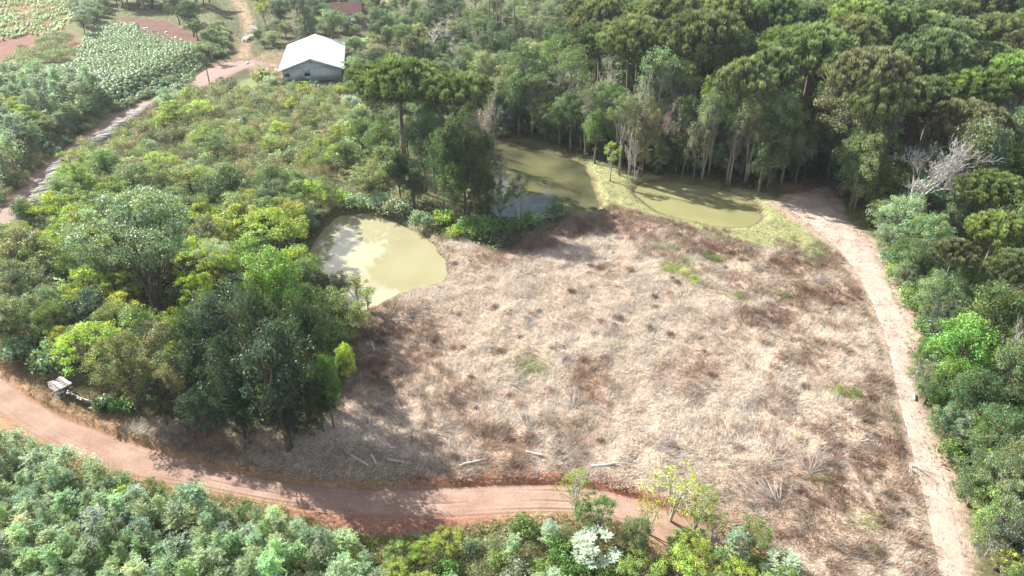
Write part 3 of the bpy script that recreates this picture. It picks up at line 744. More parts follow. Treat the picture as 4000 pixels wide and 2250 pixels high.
# ------------------------------------------------------------------ grasses, straw and undergrowth that nobody could count
def pts_in(poly, dens, rng, inset=0.0, avoid=()):
    lo = poly.min(0); hi = poly.max(0); n = int(dens * (hi[0] - lo[0]) * (hi[1] - lo[1]))
    p = rng.uniform(lo, hi, (n, 2)); k = sdf(poly, p[:, 0], p[:, 1]) > inset
    for a, m in avoid: k &= sdf(a, p[:, 0], p[:, 1]) < -m
    # only what the surroundings of the photographed ground could show
    q = to_px(p[:, 0], p[:, 1], 0.0); k &= (q[0] > -350) & (q[0] < 2926) & (q[1] < 1800)
    return p[k]
def grass(name, poly, dens, cols, L0, L1, width, rng, lean=.8, inset=-.2, avoid=(), per=9, label=None, patch=(9, 31.0), green=None, mat=None, thin=None):
    p = pts_in(poly, dens, rng, inset, avoid)
    if thin is not None: p = p[fbm(p[:, 0], p[:, 1], 2.6, 3, 64.) > thin]
    m = len(p); z = hg(p[:, 0], p[:, 1])
    a = fbm(p[:, 0], p[:, 1], patch[0], 4, patch[1]); b = fbm(p[:, 0], p[:, 1], 2.2, 3, 8.0)
    bias = fbm(p[:, 0], p[:, 1], 6, 2, 21.) * 14                          # direction the straw was laid over
    cols = np.array(cols); t = sst(-.06, .26, a + .5 * b + (brown(p[:, 0], p[:, 1]) if name.startswith('dry') else 0))
    pc = cols[0] * (1 - t[:, None]) + cols[1] * t[:, None]
    g = sst(.12, .3, fbm(p[:, 0], p[:, 1], 4, 3, 55.))[:, None] * .35; pc = pc * (1 - g) + cols[2] * g
    if green is not None:
        for gx, gy, gr in green:
            w = np.exp(-((p[:, 0] - gx) ** 2 + (p[:, 1] - gy) ** 2) / gr ** 2)[:, None] * .95; pc = pc * (1 - w) + cols[3] * w
    ci = np.repeat(np.arange(m), per); N = len(ci)
    ang = bias[ci] + rng.normal(size=N) * 1.1; el = np.abs(rng.normal(size=N)) * .5 + (1 - lean) * .9
    ln = rng.uniform(L0, L1, N) * (.75 + .8 * np.clip(b[ci] + .3, 0, .8))
    P0 = np.column_stack([p[ci] + rng.normal(size=(N, 2)) * .12, z[ci] - .04])
    P1 = P0 + np.column_stack([np.cos(ang) * np.cos(el), np.sin(ang) * np.cos(el), np.sin(el)]) * ln[:, None]
    P1[:, 2] = np.maximum(P1[:, 2], hg(P1[:, 0], P1[:, 1]) + rng.uniform(.0, .12, N))
    V, F = blades(P0, P1, width * rng.uniform(.6, 1.5, N), rng)
    cc = pc[ci] * rng.uniform(.6, 1.4, (N, 1)); grey = (rng.random((N, 1)) < .18); cc = np.where(grey, cc.mean(1, keepdims=True) * 1.15, cc)
    o = obj(name, mk_mesh(name, V, F, mat or M_GRASS, np.repeat(np.clip(cc, .01, .9), 3, 0)), color=(1, 1, 1)); tag(o, label, kind='stuff'); return o
def under(name, poly, dens, cols, hmax, size, rng, inset=0.0, avoid=(), label=None, base=.05, lump=3.0, wr=.55):
    p = pts_in(poly, dens, rng, inset, avoid); N = len(p); z = hg(p[:, 0], p[:, 1])
    hh = hmax * sst(-.25, .3, fbm(p[:, 0], p[:, 1], lump, 3, 14.0))
    P = np.column_stack([p, z + base + hh * rng.uniform(.35, 1, N)])
    Nn = unit(rng.normal(size=(N, 3)) * .55 + np.array([0, 0, .7])); s = size * rng.uniform(.6, 1.4, N)
    V, F = leaf_quads(P, Nn, s, s * wr, rng)
    cols = np.array(cols); a = fbm(p[:, 0], p[:, 1], 7, 4, 40.) + .12 * rng.normal(size=N); i = np.clip(((a + .3) / .6 * len(cols)).astype(int), 0, len(cols) - 1)
    cc = cols[i] * rng.uniform(.65, 1.35, (N, 1))
    o = obj(name, mk_mesh(name, V, F, M_LEAF, np.repeat(cc, 4, 0)), color=(1, 1, 1)); tag(o, label, kind='stuff'); return o

BROWN = [(GP([(1540,530),(1700,560),(1900,600),(1880,650),(1700,640),(1560,600)]), .3), (GP([(1880,640),(2110,640),(2230,900),(2240,1050),(2050,960),(1880,780)]), .22), (GP([(870,780),(1060,760),(1090,900),(1150,1010),(950,1020),(880,900)]), .28),
         (GP([(1250,620),(1450,550),(1560,560),(1420,620),(1260,660)]), .3), (GP([(1900,1150),(2250,1080),(2330,1449),(2100,1449)]), .16), (GP([(1150,640),(1600,640),(1750,760),(1600,900),(1200,860),(1000,760)]), -.22), (GP([(1550,1000),(1850,1050),(1850,1250),(1600,1200)]), -.12)]
def brown(x, y):
    v = 0
    for P_, k in BROWN: v = v + k * sst(-2.5, 2, sdf(P_, x, y))
    return v
def spot(px, py, r): x, y, z = GG(px, py); return (x, y, r)
STRAW = [(.565, .49, .395), (.30, .21, .14), (.38, .285, .155), (.24, .30, .07)]
PONDS = [(POND1, .1), (POND2, .1), (POND3, .1)]
nearF = FIELD[:]
grass('dry_straw', FIELD, 24, STRAW, .28, .78, .034, RNG, .85, avoid=[(ROAD, .0), (PATH, -.6)] + PONDS, per=7, label='flattened dry straw grass covering the cleared field',
      green=[spot(1690, 680, 1.8), (spot(1745, 705, 1.2)), spot(1720, 655, 1.3), spot(1800, 650, 1.3), spot(2045, 645, 1.8), spot(1860, 745, 1.2), spot(1340, 930, 1.5), spot(1975, 740, 1.0), spot(2110, 985, .9), spot(1320, 915, 1.2), spot(2180, 1310, 1.2), spot(1660, 625, 1.2), spot(2150, 1000, .8), spot(2060, 1200, .9)])
VERGE = GP([(0,915),(240,985),(430,1050),(800,1100),(1000,1160),(1200,1190),(1200,1214),(900,1214),(700,1195),(430,1131),(150,1034),(0,928)])
WEEDS = [(.35, .225, .15), (.23, .145, .105), (.40, .27, .15), (.22, .28, .07)]
pw = [GP([(1540,530),(1700,560),(1900,600),(2110,640),(2200,820),(2250,1050),(2320,1300),(2340,1449),(2100,1449),(2000,1300),(1900,1000),(1850,760),(1600,620)]), GP([(870,780),(1060,760),(1120,900),(1300,1040),(1500,1080),(1480,1180),(1100,1160),(900,1000)]), GP([(1180,640),(1450,550),(1560,560),(1420,620),(1200,690)])]
for k_, P_ in enumerate(pw):
    grass('dry_weeds', P_, 5, WEEDS, .5, 1.0, .04, RNG, .25, inset=-.5, per=9, avoid=[(ROAD, .2), (PATH, -.9)] + PONDS, label=['reddish brown dry weeds on the right side of the cleared field', 'brown dry weeds at the left edge of the cleared field', 'brown dry weeds at the shaded top of the cleared field'][k_], thin=.03)
grass('verge_grass', VERGE, 14, [(.28, .22, .12), (.20, .13, .08), (.26, .28, .09), (.2, .3, .05)], .2, .6, .045, RNG, .6, inset=-.5, per=6, avoid=[(ROAD, .1)], label='dry brown and green grass on the verge above the red dirt road')
grass('pond_lawn', LAWN, 9, [(.24, .27, .11), (.33, .28, .16), (.20, .26, .07), (.2, .3, .05)], .1, .25, .06, RNG, .5, per=6, avoid=PONDS + [(PATH, .3)], label='short trampled green grass round the oval pond')
grass('bank_grass', BANKG, 9, [(.24, .25, .11), (.30, .22, .14), (.20, .28, .07), (.2, .3, .05)], .1, .35, .05, RNG, .5, per=6, avoid=PONDS, label='low green grass on the bank of the nearest pond')
LOWB = GP([(-300,1150),(0,1090),(150,1135),(300,1190),(430,1222),(700,1275),(760,1312),(880,1350),(1000,1356),(1130,1334),(1300,1298),(1420,1292),(1500,1300),(1560,1318),(1640,1360),(1740,1420),(1850,1520),(1900,1750),(-300,1750)])
grass('roadside_grass', LOWB, 16, [(.31, .36, .11), (.42, .37, .20), (.22, .31, .07), (.2, .3, .05)], .3, .9, .05, RNG, .35, inset=-.3, per=5, avoid=[(ROAD, .1)], label='tall green and straw coloured grass below the red road')
SCRUB = GP([(140,440),(200,380),(270,330),(345,288),(410,256),(480,236),(560,225),(700,232),(735,236),(870,238),(900,300),(860,420),(830,520),(560,520),(400,500),(230,490)])
LTHICK = GP([(50,600),(90,520),(140,440),(230,470),(400,490),(560,510),(830,510),(830,545),(790,590),(765,650),(765,690),(830,755),(865,790),(890,900),(860,1010),(780,1080),(420,1045),(240,985),(100,935),(0,905),(-60,880),(-200,800),(-60,720)])
MIDT = GP([(830,520),(860,420),(900,300),(870,215),(900,120),(960,40),(1500,0),(1500,200),(1330,330),(1230,370),(1215,480),(1225,545),(1300,555),(1440,545),(1330,590),(1250,640),(1160,600),(1090,590),(1020,560),(960,540),(850,536)])
FOREST = GP([(1240,352),(1330,310),(1440,-60),(3300,-80),(3300,1700),(2620,1700),(2560,1600),(2490,1400),(2430,1230),(2395,1150),(2355,1065),(2325,985),(2320,900),(2330,840),(2300,780),(2262,710),(2248,650),(2222,605),(2150,560),(2110,480),(2070,462),(1960,478),(1900,484),(1800,462),(1650,448),(1570,432),(1480,404),(1380,366),(1310,346)])
UPB = np.vstack([PLAT])
PATHP = np.vstack([GP(PATH_L), GP(PATH_R)[::-1]])
grass('path_litter', PATHP, 3.5, [(.30, .21, .15), (.17, .11, .08), (.40, .30, .2), (.2, .3, .05)], .12, .5, .05, RNG, .97, inset=-.4, per=5, label='fallen twigs and dry leaves littering the dry path')
under('undergrowth', FOREST, 4.5, [(.05, .06, .03), (.06, .10, .03), (.045, .085, .035), (.09, .13, .045)], 2.0, .40, RNG, label='dark undergrowth on the forest floor')
under('thicket_floor', LTHICK, 11, [(.09, .13, .04), (.14, .19, .06), (.2, .25, .15), (.24, .28, .05)], 1.6, .24, RNG, avoid=PONDS, label='tangled green undergrowth between the road and the nearest pond')
under('scrub_floor', SCRUB, 12, [(.24, .24, .16), (.20, .23, .13), (.26, .25, .18), (.25, .27, .12)], .9, .20, RNG, label='low grey green scrub and dry weeds below the barn', wr=.3)
under('bank_thicket', MIDT, 8, [(.07, .11, .04), (.14, .19, .07), (.2, .25, .16), (.12, .17, .05)], 1.9, .30, RNG, avoid=PONDS, label='leafy undergrowth round the barn and shaded pond')
under('slope_undergrowth', GP([(-400,300),(0,215),(60,205),(240,232),(300,255),(330,262),(240,305),(120,385),(0,490),(-100,560),(-400,760)], 1.2), 6, [(.09, .13, .05), (.13, .18, .08), (.16, .2, .13), (.24, .28, .05)], 1.2, .26, RNG, avoid=[(UROAD, .5)], label='green weeds on the slope above the upper road')
under('near_undergrowth', LOWB, 16, [(.10, .15, .05), (.16, .22, .10), (.20, .26, .16), (.17, .24, .06)], .8, .16, RNG, inset=.4, label='low leafy weeds between the saplings below the road')
under('far_cover', GP([(-500,-80),(640,-80),(700,60),(720,150),(640,190),(640,140),(560,140),(500,100),(200,40),(-500,60)], 1.5), 3, [(.09, .12, .05), (.13, .15, .07), (.10, .15, .06)], .7, .3, RNG, avoid=[(CROP2, .5), (SOIL2_SHADED, .2)], label='rough grass and weeds at the far end of the crop fields')

# ------------------------------------------------------------------ barn
def barn():
    root = bpy.data.objects.new('barn', None); COL.objects.link(root)
    yaw = radians(10.4); bx, by = -45.6, 166.4; z0 = hz(bx, by)
    root.location = (bx, by, z0); root.rotation_euler = (0, 0, yaw)
    tag(root, 'grey concrete barn with a pale gabled sheet roof and two dark openings', 'barn')
    W, D, HW, RG = 13.0, 25.0, 3.35, 5.5; hw = W / 2; zb = -.6
    f = MB(); f.box((0, D / 2, .12), (W + .1, D + .1, 1.5)); obj('foundation', f.mesh('foundation', M_CONC2), root)
    # front gable wall with two openings cut out of it
    wins = [(-5.45, 2.05, 1.05, .62), (-1.0, 2.05, 1.25, .62)]
    w = MB(); y0, y1 = 0.0, .16
    xs = [-hw]; 
    for cx, cz, ww, hh in wins: xs += [cx - ww / 2, cx + ww / 2]
    xs += [hw]
    zt = 2.05 + .31; zl = 2.05 - .31
    for k in range(len(xs) - 1):
        a, b = xs[k], xs[k + 1]
        if k % 2 == 0: w.box(((a + b) / 2, .08, (.85 + HW) / 2), (b - a, .16, HW - .85))
        else:
            w.box(((a + b) / 2, .08, (.85 + zl) / 2), (b - a, .16, zl - .85)); w.box(((a + b) / 2, .08, (zt + HW) / 2), (b - a, .16, HW - zt))
    w.add([[-hw, 0, HW], [hw, 0, HW], [0, 0, RG], [-hw, .16, HW], [hw, .16, HW], [0, .16, RG]], [[0, 3, 4, 1], [1, 4, 5, 2], [2, 5, 3, 0]], [[0, 1, 2], [3, 5, 4]])
    obj('front_wall', w.mesh('front_wall', M_CONC), root)
    for nm, s in (('side_wall', -1), ('side_wall', 1)):
        b = MB(); b.box((s * (hw - .08), D / 2 + .08, (.85 + HW) / 2), (.16, D - .16, HW - .85)); obj(nm, b.mesh(nm, M_CONC), root)
    b = MB(); b.box((0, D - .08, (.85 + HW) / 2), (W - .33, .16, HW - .85)); b.add([[-hw, D, HW], [hw, D, HW], [0, D, RG], [-hw, D - .16, HW], [hw, D - .16, HW], [0, D - .16, RG]], [[0, 1, 4, 3], [1, 2, 5, 4], [2, 0, 3, 5]], [[0, 2, 1], [3, 4, 5]])
    obj('back_wall', b.mesh('back_wall', M_CONC), root)
    for cx, cz, ww, hh in wins:
        b = MB(); b.box((cx, .2, cz), (ww - .01, .04, hh - .01)); wo_ = obj('window', b.mesh('window', M_DARK), root)
        b = MB(); b.box((cx, -.02, cz - hh / 2 - .03), (ww + .16, .1, .06)); obj('sill', b.mesh('sill', M_CONC), wo_)
    b = MB(); b.box((0, -.02, 3.0), (W, .05, .12)); obj('wall_band', b.mesh('wall_band', M_CONC), root)
    b = MB(); b.box((.1, -.02, 4.75), (.22, .06, .28)); obj('gable_vent', b.mesh('gable_vent', M_DARK), root)
    b = MB(); b.box((3.0, -.03, .52), (3.2, .05, .42)); obj('foundation_gap_shade', b.mesh('foundation_gap_shade', M_DARK), root)  # near-black block on the foundation; the shade of a gap as colour
    # roof sheets: 2 slopes, overlapping rows of corrugated sheets, each its own part
    ov, of = .75, .7; run = hw + ov; rise = (RG - HW) / hw; slope = math.atan(rise); LS = run / cos(slope)
    ncol = 23; cw = (D + 2 * of) / ncol; rows = 3; rl = LS / rows + .06
    def sheet():
        m = MB(); nc = 14; V = []
        for i in range(nc + 1):
            t = i / nc; zc = .028 * cos(t * 2 * pi * 5)
            for s in (0, 1): V += [[s * rl, t * (cw + .05), zc + .012], [s * rl, t * (cw + .05), zc]]
        F = []
        for i in range(nc):
            a = i * 4; b_ = a + 4; F += [[a, a + 2, b_ + 2, b_], [a + 1, b_ + 1, b_ + 3, a + 3]]
        F += [[0, 1, 3, 2]]; m.add(V, F); return m.mesh('roof_sheet', M_ROOFS)
    sm = sheet(); rr = random.Random(4)
    for s in (-1, 1):
        for c_ in range(ncol):
            for r in range(rows):
                d = r * (LS / rows) - .02; o = bpy.data.objects.new('roof_sheet', sm); COL.objects.link(o); o.parent = root
                # local x runs down the slope
                x = s * d * cos(slope); z = RG + .12 - d * sin(slope) + .018 * (rows - r) + rr.uniform(-.004, .004) + .008 * (c_ % 2)
                ya = -of + c_ * cw + (cw + .05 if s < 0 else 0)
                o.matrix_local = Matrix.Translation((x, ya, z)) @ Matrix.Rotation(0 if s > 0 else pi, 4, 'Z') @ Matrix.Rotation(slope, 4, 'Y')
    m = MB()
    for k in range(ncol):
        ya = -of + k * cw; dz = .012 * (k % 2)
        for s in (-1, 1):
            m.add([[0, ya, RG + .25 + dz], [0, ya + cw, RG + .25 + dz], [s * .42, ya + cw, RG + .11 + dz], [s * .42, ya, RG + .11 + dz]], [[0, 1, 2, 3]])
    obj('ridge_cap', m.mesh('ridge_cap', M_ROOFS), root)
    m = MB()
    for s in (-1, 1):
        for yy in (-of - .03, D + of + .03):
            m.add([[0, yy, RG + .10], [0, yy, RG - .08], [s * run, yy, RG + .10 - run * rise], [s * run, yy, RG - .08 - run * rise], [0, yy + .03, RG + .10], [0, yy + .03, RG - .08], [s * run, yy + .03, RG + .10 - run * rise], [s * run, yy + .03, RG - .08 - run * rise]],
                  [[0, 2, 3, 1], [4, 5, 7, 6], [0, 4, 6, 2], [1, 3, 7, 5]])
    obj('verge_board', m.mesh('verge_board', M_ROOFS), root)
barn()

# ------------------------------------------------------------------ tiled house behind, cut by the top of the picture
def house():
    root = bpy.data.objects.new('tiled_house', None); COL.objects.link(root)
    x, y, z = GG(868, 56); root.location = (x, y + 3.5, z); root.rotation_euler = (0, 0, radians(12)); tag(root, 'house with dark red tiled roof and pale blue walls at the top of the picture', 'house')
    W, D, H = 9.0, 8.0, 2.9
    b = MB(); b.box((0, -D / 2, H / 2), (W, .16, H)); obj('front_wall', b.mesh('front_wall', M_BLUEW), root)
    b = MB(); b.box((0, D / 2, H / 2), (W, .16, H)); obj('back_wall', b.mesh('back_wall', M_BLUEW), root)
    for s in (-1, 1):
        b = MB(); b.box((s * (W / 2 - .08), 0, H / 2), (.16, D - .17, H)); b.add([[s * (W / 2 - .08), -D / 2, H], [s * (W / 2 - .08), D / 2, H], [s * (W / 2 - .08), 0, H + 2.4]], None, [[0, 1, 2]]); obj('side_wall', b.mesh('side_wall', M_BLUEW), root)
    b = MB(); b.box((-1.2, -D / 2 - .1, 1.7), (1.4, .06, 1.1)); obj('window', b.mesh('window', M_DARK), root)
    a = math.atan2(2.4, D / 2); LS = (D / 2 + .6) / cos(a); rows, cols = 12, 12; tw = (W + .8) / cols; tl = LS / rows
    t = MB(); V = []
    for i in range(5):
        u = i / 4; zc = .05 * sin(u * pi)
        V += [[u * tw, 0, zc], [u * tw, -tl * 1.15, zc + .03]]
    t.add(V, [[2 * i, 2 * i + 1, 2 * i + 3, 2 * i + 2] for i in range(4)]); tm = t.mesh('roof_tile', M_TILE)
    for r in range(rows):
        for c_ in range(cols):
            o = bpy.data.objects.new('roof_tile', tm); COL.objects.link(o); o.parent = root
            o.matrix_local = Matrix.Translation((-W / 2 - .4 + c_ * tw, -r * tl * cos(a), H + 2.45 - r * tl * sin(a) + random.Random(r * 31 + c_).uniform(0, .015))) @ Matrix.Rotation(a, 4, 'X')
    b = MB(); b.add([[-W / 2 - .4, 0, H + 2.5], [W / 2 + .4, 0, H + 2.5], [W / 2 + .4, D / 2 + .6, H - .3], [-W / 2 - .4, D / 2 + .6, H - .3]], [[0, 1, 2, 3]]); obj('rear_roof', b.mesh('rear_roof', M_TILE), root)
    # lean-to shed
    s = bpy.data.objects.new('lean_to_shed', None); COL.objects.link(s); x, y, z = GG(905, 66); s.location = (x, y, z); s.rotation_euler = (0, 0, radians(-25)); tag(s, 'small lean-to shed with pale corrugated roof beside the tiled house', 'shed')
    for sx in (-1, 1):
        for sy in (-1, 1):
            b = MB(); b.box((sx * 1.0, sy * 2.1, 1.1), (.1, .1, 2.2)); obj('post', b.mesh('post', M_POLE), s)
    b = MB(); b.box((0, 2.0, 1.0), (2.0, .08, 1.9)); b.box((1.0, 0, 1.0), (.08, 4.0, 1.9)); obj('board_wall', b.mesh('board_wall', M_PLANK), s)
    for k in range(4):
        m = MB(); V = []
        for i in range(13):
            q = i / 12; zc = .03 * cos(q * 2 * pi * 3); V += [[-1.3 + q * 2.6, -2.6 + k * 1.3, 2.2 + zc + k * .1], [-1.3 + q * 2.6, -2.6 + (k + 1) * 1.3, 2.32 + zc + k * .1]]
        m.add(V, [[2 * i, 2 * i + 2, 2 * i + 3, 2 * i + 1] for i in range(12)]); obj('roof_sheet', m.mesh('roof_sheet', M_METAL), s)
house()

# ------------------------------------------------------------------ log piles
def log_mesh(k=0, mat=None, sp=.0):
    rng = np.random.default_rng(200 + k); m = MB(); t = np.linspace(-.5, .5, 4)
    m.tube(np.stack([t, rng.normal(size=4) * .02, rng.normal(size=4) * .015], 1), .5 * np.array([.13, .15, .145, .125]), 7)
    return m.mesh('log', mat or M_LOG)
LOGS = [log_mesh(0), log_mesh(1), log_mesh(2, M_LOGD), log_mesh(3), log_mesh(4)]
def log_pile(a, b, layers, ln, ang, label, name='log_pile', dia=.28, seed=1, wob=.25):
    rng = random.Random(seed); P = [GG(*a), GG(*b)]; root = bpy.data.objects.new(name, None); COL.objects.link(root)
    ox, oy, oz = P[0]; root.location = (ox, oy, oz); tag(root, label, 'log pile', 'log piles along the upper road')
    dx, dy = P[1][0] - ox, P[1][1] - oy; L_ = math.hypot(dx, dy); n = int(L_ / dia); base = atan2(dy, dx) + radians(ang)
    while n * layers > 290: dia *= 1.03; n = int(L_ / dia)
    for i in range(n):
        lay = max(1, layers - (1 if rng.random() < .3 else 0) - (1 if rng.random() < .08 else 0))
        for j in range(lay):
            t = (i + (.5 if j % 2 else 0)) / n; x = ox + dx * t; y = oy + dy * t; z = hz(x, y)
            sw = wob * (rng.random() - .5) + .3 * sin(i * .21)
            o = bpy.data.objects.new('log', LOGS[rng.randrange(5)]); COL.objects.link(o); o.parent = root
            th = base + rng.uniform(-.09, .09) + (rng.uniform(-.35, .35) if j == lay - 1 and rng.random() < .15 else 0)
            o.location = (x - ox + cos(base) * sw, y - oy + sin(base) * sw, z - oz + .12 + j * dia * .86); o.rotation_euler = (rng.uniform(0, 6), rng.uniform(-.05, .05), th)
            q = dia / .28 * rng.uniform(.75, 1.1); o.scale = (ln * rng.uniform(.8, 1.15), q * 1.9, q * 1.9)
    return root
log_pile((84, 550), (160, 424), 5, 2.4, -62, 'long pile of cut logs beside the upper road, nearest the left edge', seed=2)
log_pile((246, 362), (390, 270), 4, 2.2, -62, 'long pile of grey cut logs lining the upper road, middle of the road', seed=3)
log_pile((616, 106), (637, 92), 3, 2.2, 60, 'short pile of pale cut logs at the bend by the bushes left of the barn', seed=5)
log_pile((640, 92), (642, 68), 3, 2.2, 80, 'short stack of pale boards beside the far track, behind the bend', seed=6)

PLK = []
for k in range(3):
    rng = np.random.default_rng(300 + k); m = MB(); n = 6
    for i in range(n - 1): m.box(((i + .5) / (n - 1) * 1 - .5, rng.normal() * .008, rng.normal() * .006), (1 / (n - 1) + .002, .30 + rng.normal() * .03, .075 + rng.normal() * .01))
    PLK.append(m.mesh('plank', M_PLANK if k else M_LOGD))
def planks():
    rng = random.Random(9)
    x, y, z = GG(158, 985); r = bpy.data.objects.new('plank_stack', None); COL.objects.link(r); r.location = (x, y, z); r.rotation_euler = (0, 0, radians(-38))
    tag(r, 'square stack of weathered grey boards at the verge of the red road', 'stack of boards')
    for lay in range(9):
        for i in range(4):
            o = obj('plank', PLK[rng.randrange(3)], r); along = lay % 3 == 1
            off = (i - 1.5) * .36
            o.location = ((off * 1.2 if along else rng.uniform(-.1, .1)), (rng.uniform(-.08, .08) if along else off), .06 + lay * .115)
            o.rotation_euler = (0, 0, (pi / 2 if along else 0) + rng.uniform(-.06, .06)); o.scale = (1.35 if along else rng.uniform(1.75, 2.1), 1.05, 1.1)
    x, y, z = GG(200, 1008); r = bpy.data.objects.new('slab_heap', None); COL.objects.link(r); r.location = (x, y, z); r.rotation_euler = (0, 0, radians(-28))
    tag(r, 'row of leaning split slabs, some pale, beside the stack of grey boards', 'heap of wood')
    for i in range(15):
        o = obj('slab', PLK[rng.randrange(3)], r); o.location = (-1.15 + i * .17, rng.uniform(-.1, .1), .42); o.rotation_euler = (rng.uniform(-.3, .3), radians(58) + rng.uniform(-.2, .2), radians(78) + rng.uniform(-.25, .25)); o.scale = (rng.uniform(.9, 1.3), .8, 1.3)
planks()

# ------------------------------------------------------------------ pole, sacks, nest, field debris
def pole():
    x, y, z = GG(*POWER); m = MB(); m.tube([[0, 0, -.3], [.02, 0, 3.5], [-.1, .0, 7.2]], [.13, .11, .08], 7); r = obj('leaning_pole', m.mesh('leaning_pole', M_POLE), None, (x, y, z)); tag(r, 'thin dark pole with bare twigs at the top beside the upper road', 'pole')
    rng = np.random.default_rng(5); m = MB()
    for k in range(14):
        a = rng.uniform(0, 6.28); b = rng.uniform(4.6, 7.1); e = np.array([cos(a) * rng.uniform(.5, 1.3), sin(a) * 1.0, b + rng.uniform(.3, 1.0)]); m.tube([[-.05, 0, b], e * [.5, .5, 1] + [0, 0, -.1], e], [.035, .02, .01], 3)
    obj('twig', m.mesh('twig', M_POLE), r)
pole()
def sack(px, py, s, label):
    rng = np.random.default_rng(int(px)); x, y, z = GG(px, py)
    n, k = 9, 10; V = []
    for i in range(n):
        t = i / (n - 1) * pi
        for j in range(k):
            a = j * 2 * pi / k; r = sin(t) * (1 + .18 * rng.normal()); V.append([-cos(t) * s * 1.5, cos(a) * r * s * .8, max(0, .32 * s + sin(a) * r * s * .42)])
    F = [[i * k + j, i * k + (j + 1) % k, (i + 1) * k + (j + 1) % k, (i + 1) * k + j] for i in range(n - 1) for j in range(k)]
    o = obj('white_sack', mk_mesh('white_sack', V, np.array(F), M_SACK, smooth=True), None, (x, y, z), (0, 0, rng.uniform(0, 3))); tag(o, label, 'sack', 'white sacks in the fields')
sack(342, 80, 0.36, 'white sack at the left end of the cabbage rows'); sack(368, 72, 0.41, 'white sack in the bare soil furthest from the camera')
sack(419, 82, 0.36, 'white sack on the bare soil above the cabbage rows'); sack(442, 95, 0.33, 'white sack at the right end of the cabbage rows'); sack(622, 160, 0.44, 'white sack heap on the edge of the upper road near the barn')

def branch_heap(px, py, n, ln, az, label, name='fallen_branch', pale=True, spread=.6, th=.028, cat='branch', group='dead branches lying in the dry field', lift=.4):
    rng = np.random.default_rng(int(px * 7 + py)); x, y, z = GG(px, py); m = MB(); a0 = radians(az); ln *= 1.35
    for k in range(n * 3):
        a = a0 + rng.normal() * spread; l = ln * rng.uniform(.5, 1.1); e = np.array([cos(a) * l, sin(a) * l, lift * rng.uniform(.2, 1.8)])
        s = rng.normal(size=3) * [.12, .12, .02]; s[2] = .06; mid = (s + e) / 2 + rng.normal(size=3) * l * .06; m.tube([s, mid, e], [th, th * .7, th * .25], 4)
        for q in range(3):
            f = rng.uniform(.4, .9); b = s + (e - s) * f; a2 = a + rng.choice([-1, 1]) * rng.uniform(.3, .7); l2 = l * .35; m.tube([b, b + np.array([cos(a2) * l2, sin(a2) * l2, .05 + lift * .3 * rng.random()])], [th * .4, th * .12], 3)
    o = obj(name, m.mesh(name, M_BARK), None, (x, y, z), color=(.36, .31, .27) if pale else (.25, .18, .14)); tag(o, label, cat, group); return o
for px, py, n, ln, az, lb in [(975, 805, 9, 4.2, 25, 'pale dead shrub on the straw right of the two young trees by the nearest pond'), (945, 875, 5, 2.4, -60, 'short white dead branches near the left edge of the field'),
        (1270, 970, 9, 2.6, 8, 'bleached dead branches in the middle of the field, left of the green weed patch'), (1575, 715, 8, 2.6, 35, 'white dead twigs just below the long strip of green weeds'),
        (1520, 850, 7, 1.8, 60, 'forked pale branch standing out of the straw in mid field'), (1440, 1030, 10, 2.0, 80, 'tuft of pale upright dead stems in the lower middle of the field'),
        (1400, 1165, 12, 2.6, 12, 'fan of bleached dead stems just above the road cut'), (1330, 1080, 8, 2.0, 75, 'thin pale dead stems above the red road cut, left of the fan'),
        (1870, 1035, 10, 1.8, 70, 'tuft of whitish dead stems right of the field centre'), (1960, 1270, 14, 2.6, 120, 'large fan of grey dead stems at the lower right of the field'),
        (2040, 1190, 10, 2.0, 60, 'grey dead shrub lying in the lower right of the field'), (1780, 690, 8, 2.0, 40, 'grey dead twigs right of the long green weed strip'),
        (1250, 620, 6, 1.6, 10, 'grey dead twigs at the shaded top edge of the field'), (2290, 1170, 6, 1.5, -70, 'dead branch at the left edge of the dry path'),
        (1640, 1130, 9, 1.9, 20, 'heap of tan dead stems left of the pale yellow tree'), (1100, 1090, 9, 2.2, 20, 'grey dead stems lying in the tree shadow')]:
    branch_heap(px, py, n, ln, az, lb)
for i, (px, py, l, az, lb) in enumerate([(905, 1160, 2.2, -35, 'grey log in the tree shadow above the road, leftmost'), (1000, 1163, 2.0, -15, 'grey log above the road, second in the shadow'), (1190, 1166, 2.4, 18, 'grey log at the right edge of the tree shadow above the road'),
        (1345, 1143, 1.8, -20, 'short dark log above the red road cut'), (1520, 1172, 2.2, 5, 'dark log just above the bend of the road cut'), (938, 872, 2.2, -70, 'pale broken stem beside the short white branches'),
        (940, 1158, 1.4, -60, 'short forked grey log between the two grey logs'), (2300, 1000, 1.0, 70, 'broken stump at the right edge of the dry path')]):
    x, y, z = GG(px, py); m = MB(); t = np.linspace(-.5, .5, 5)[:, None] * l; d = np.array([[cos(radians(az)), sin(radians(az)), .03]])
    m.tube(t * d + np.random.default_rng(i).normal(size=(5, 3)) * .025, [.1, .12, .115, .11, .09], 8); o = obj('fallen_log', m.mesh('fallen_log', M_LOG), None, (x, y, z + .12)); tag(o, lb, 'log', 'fallen logs in the field')

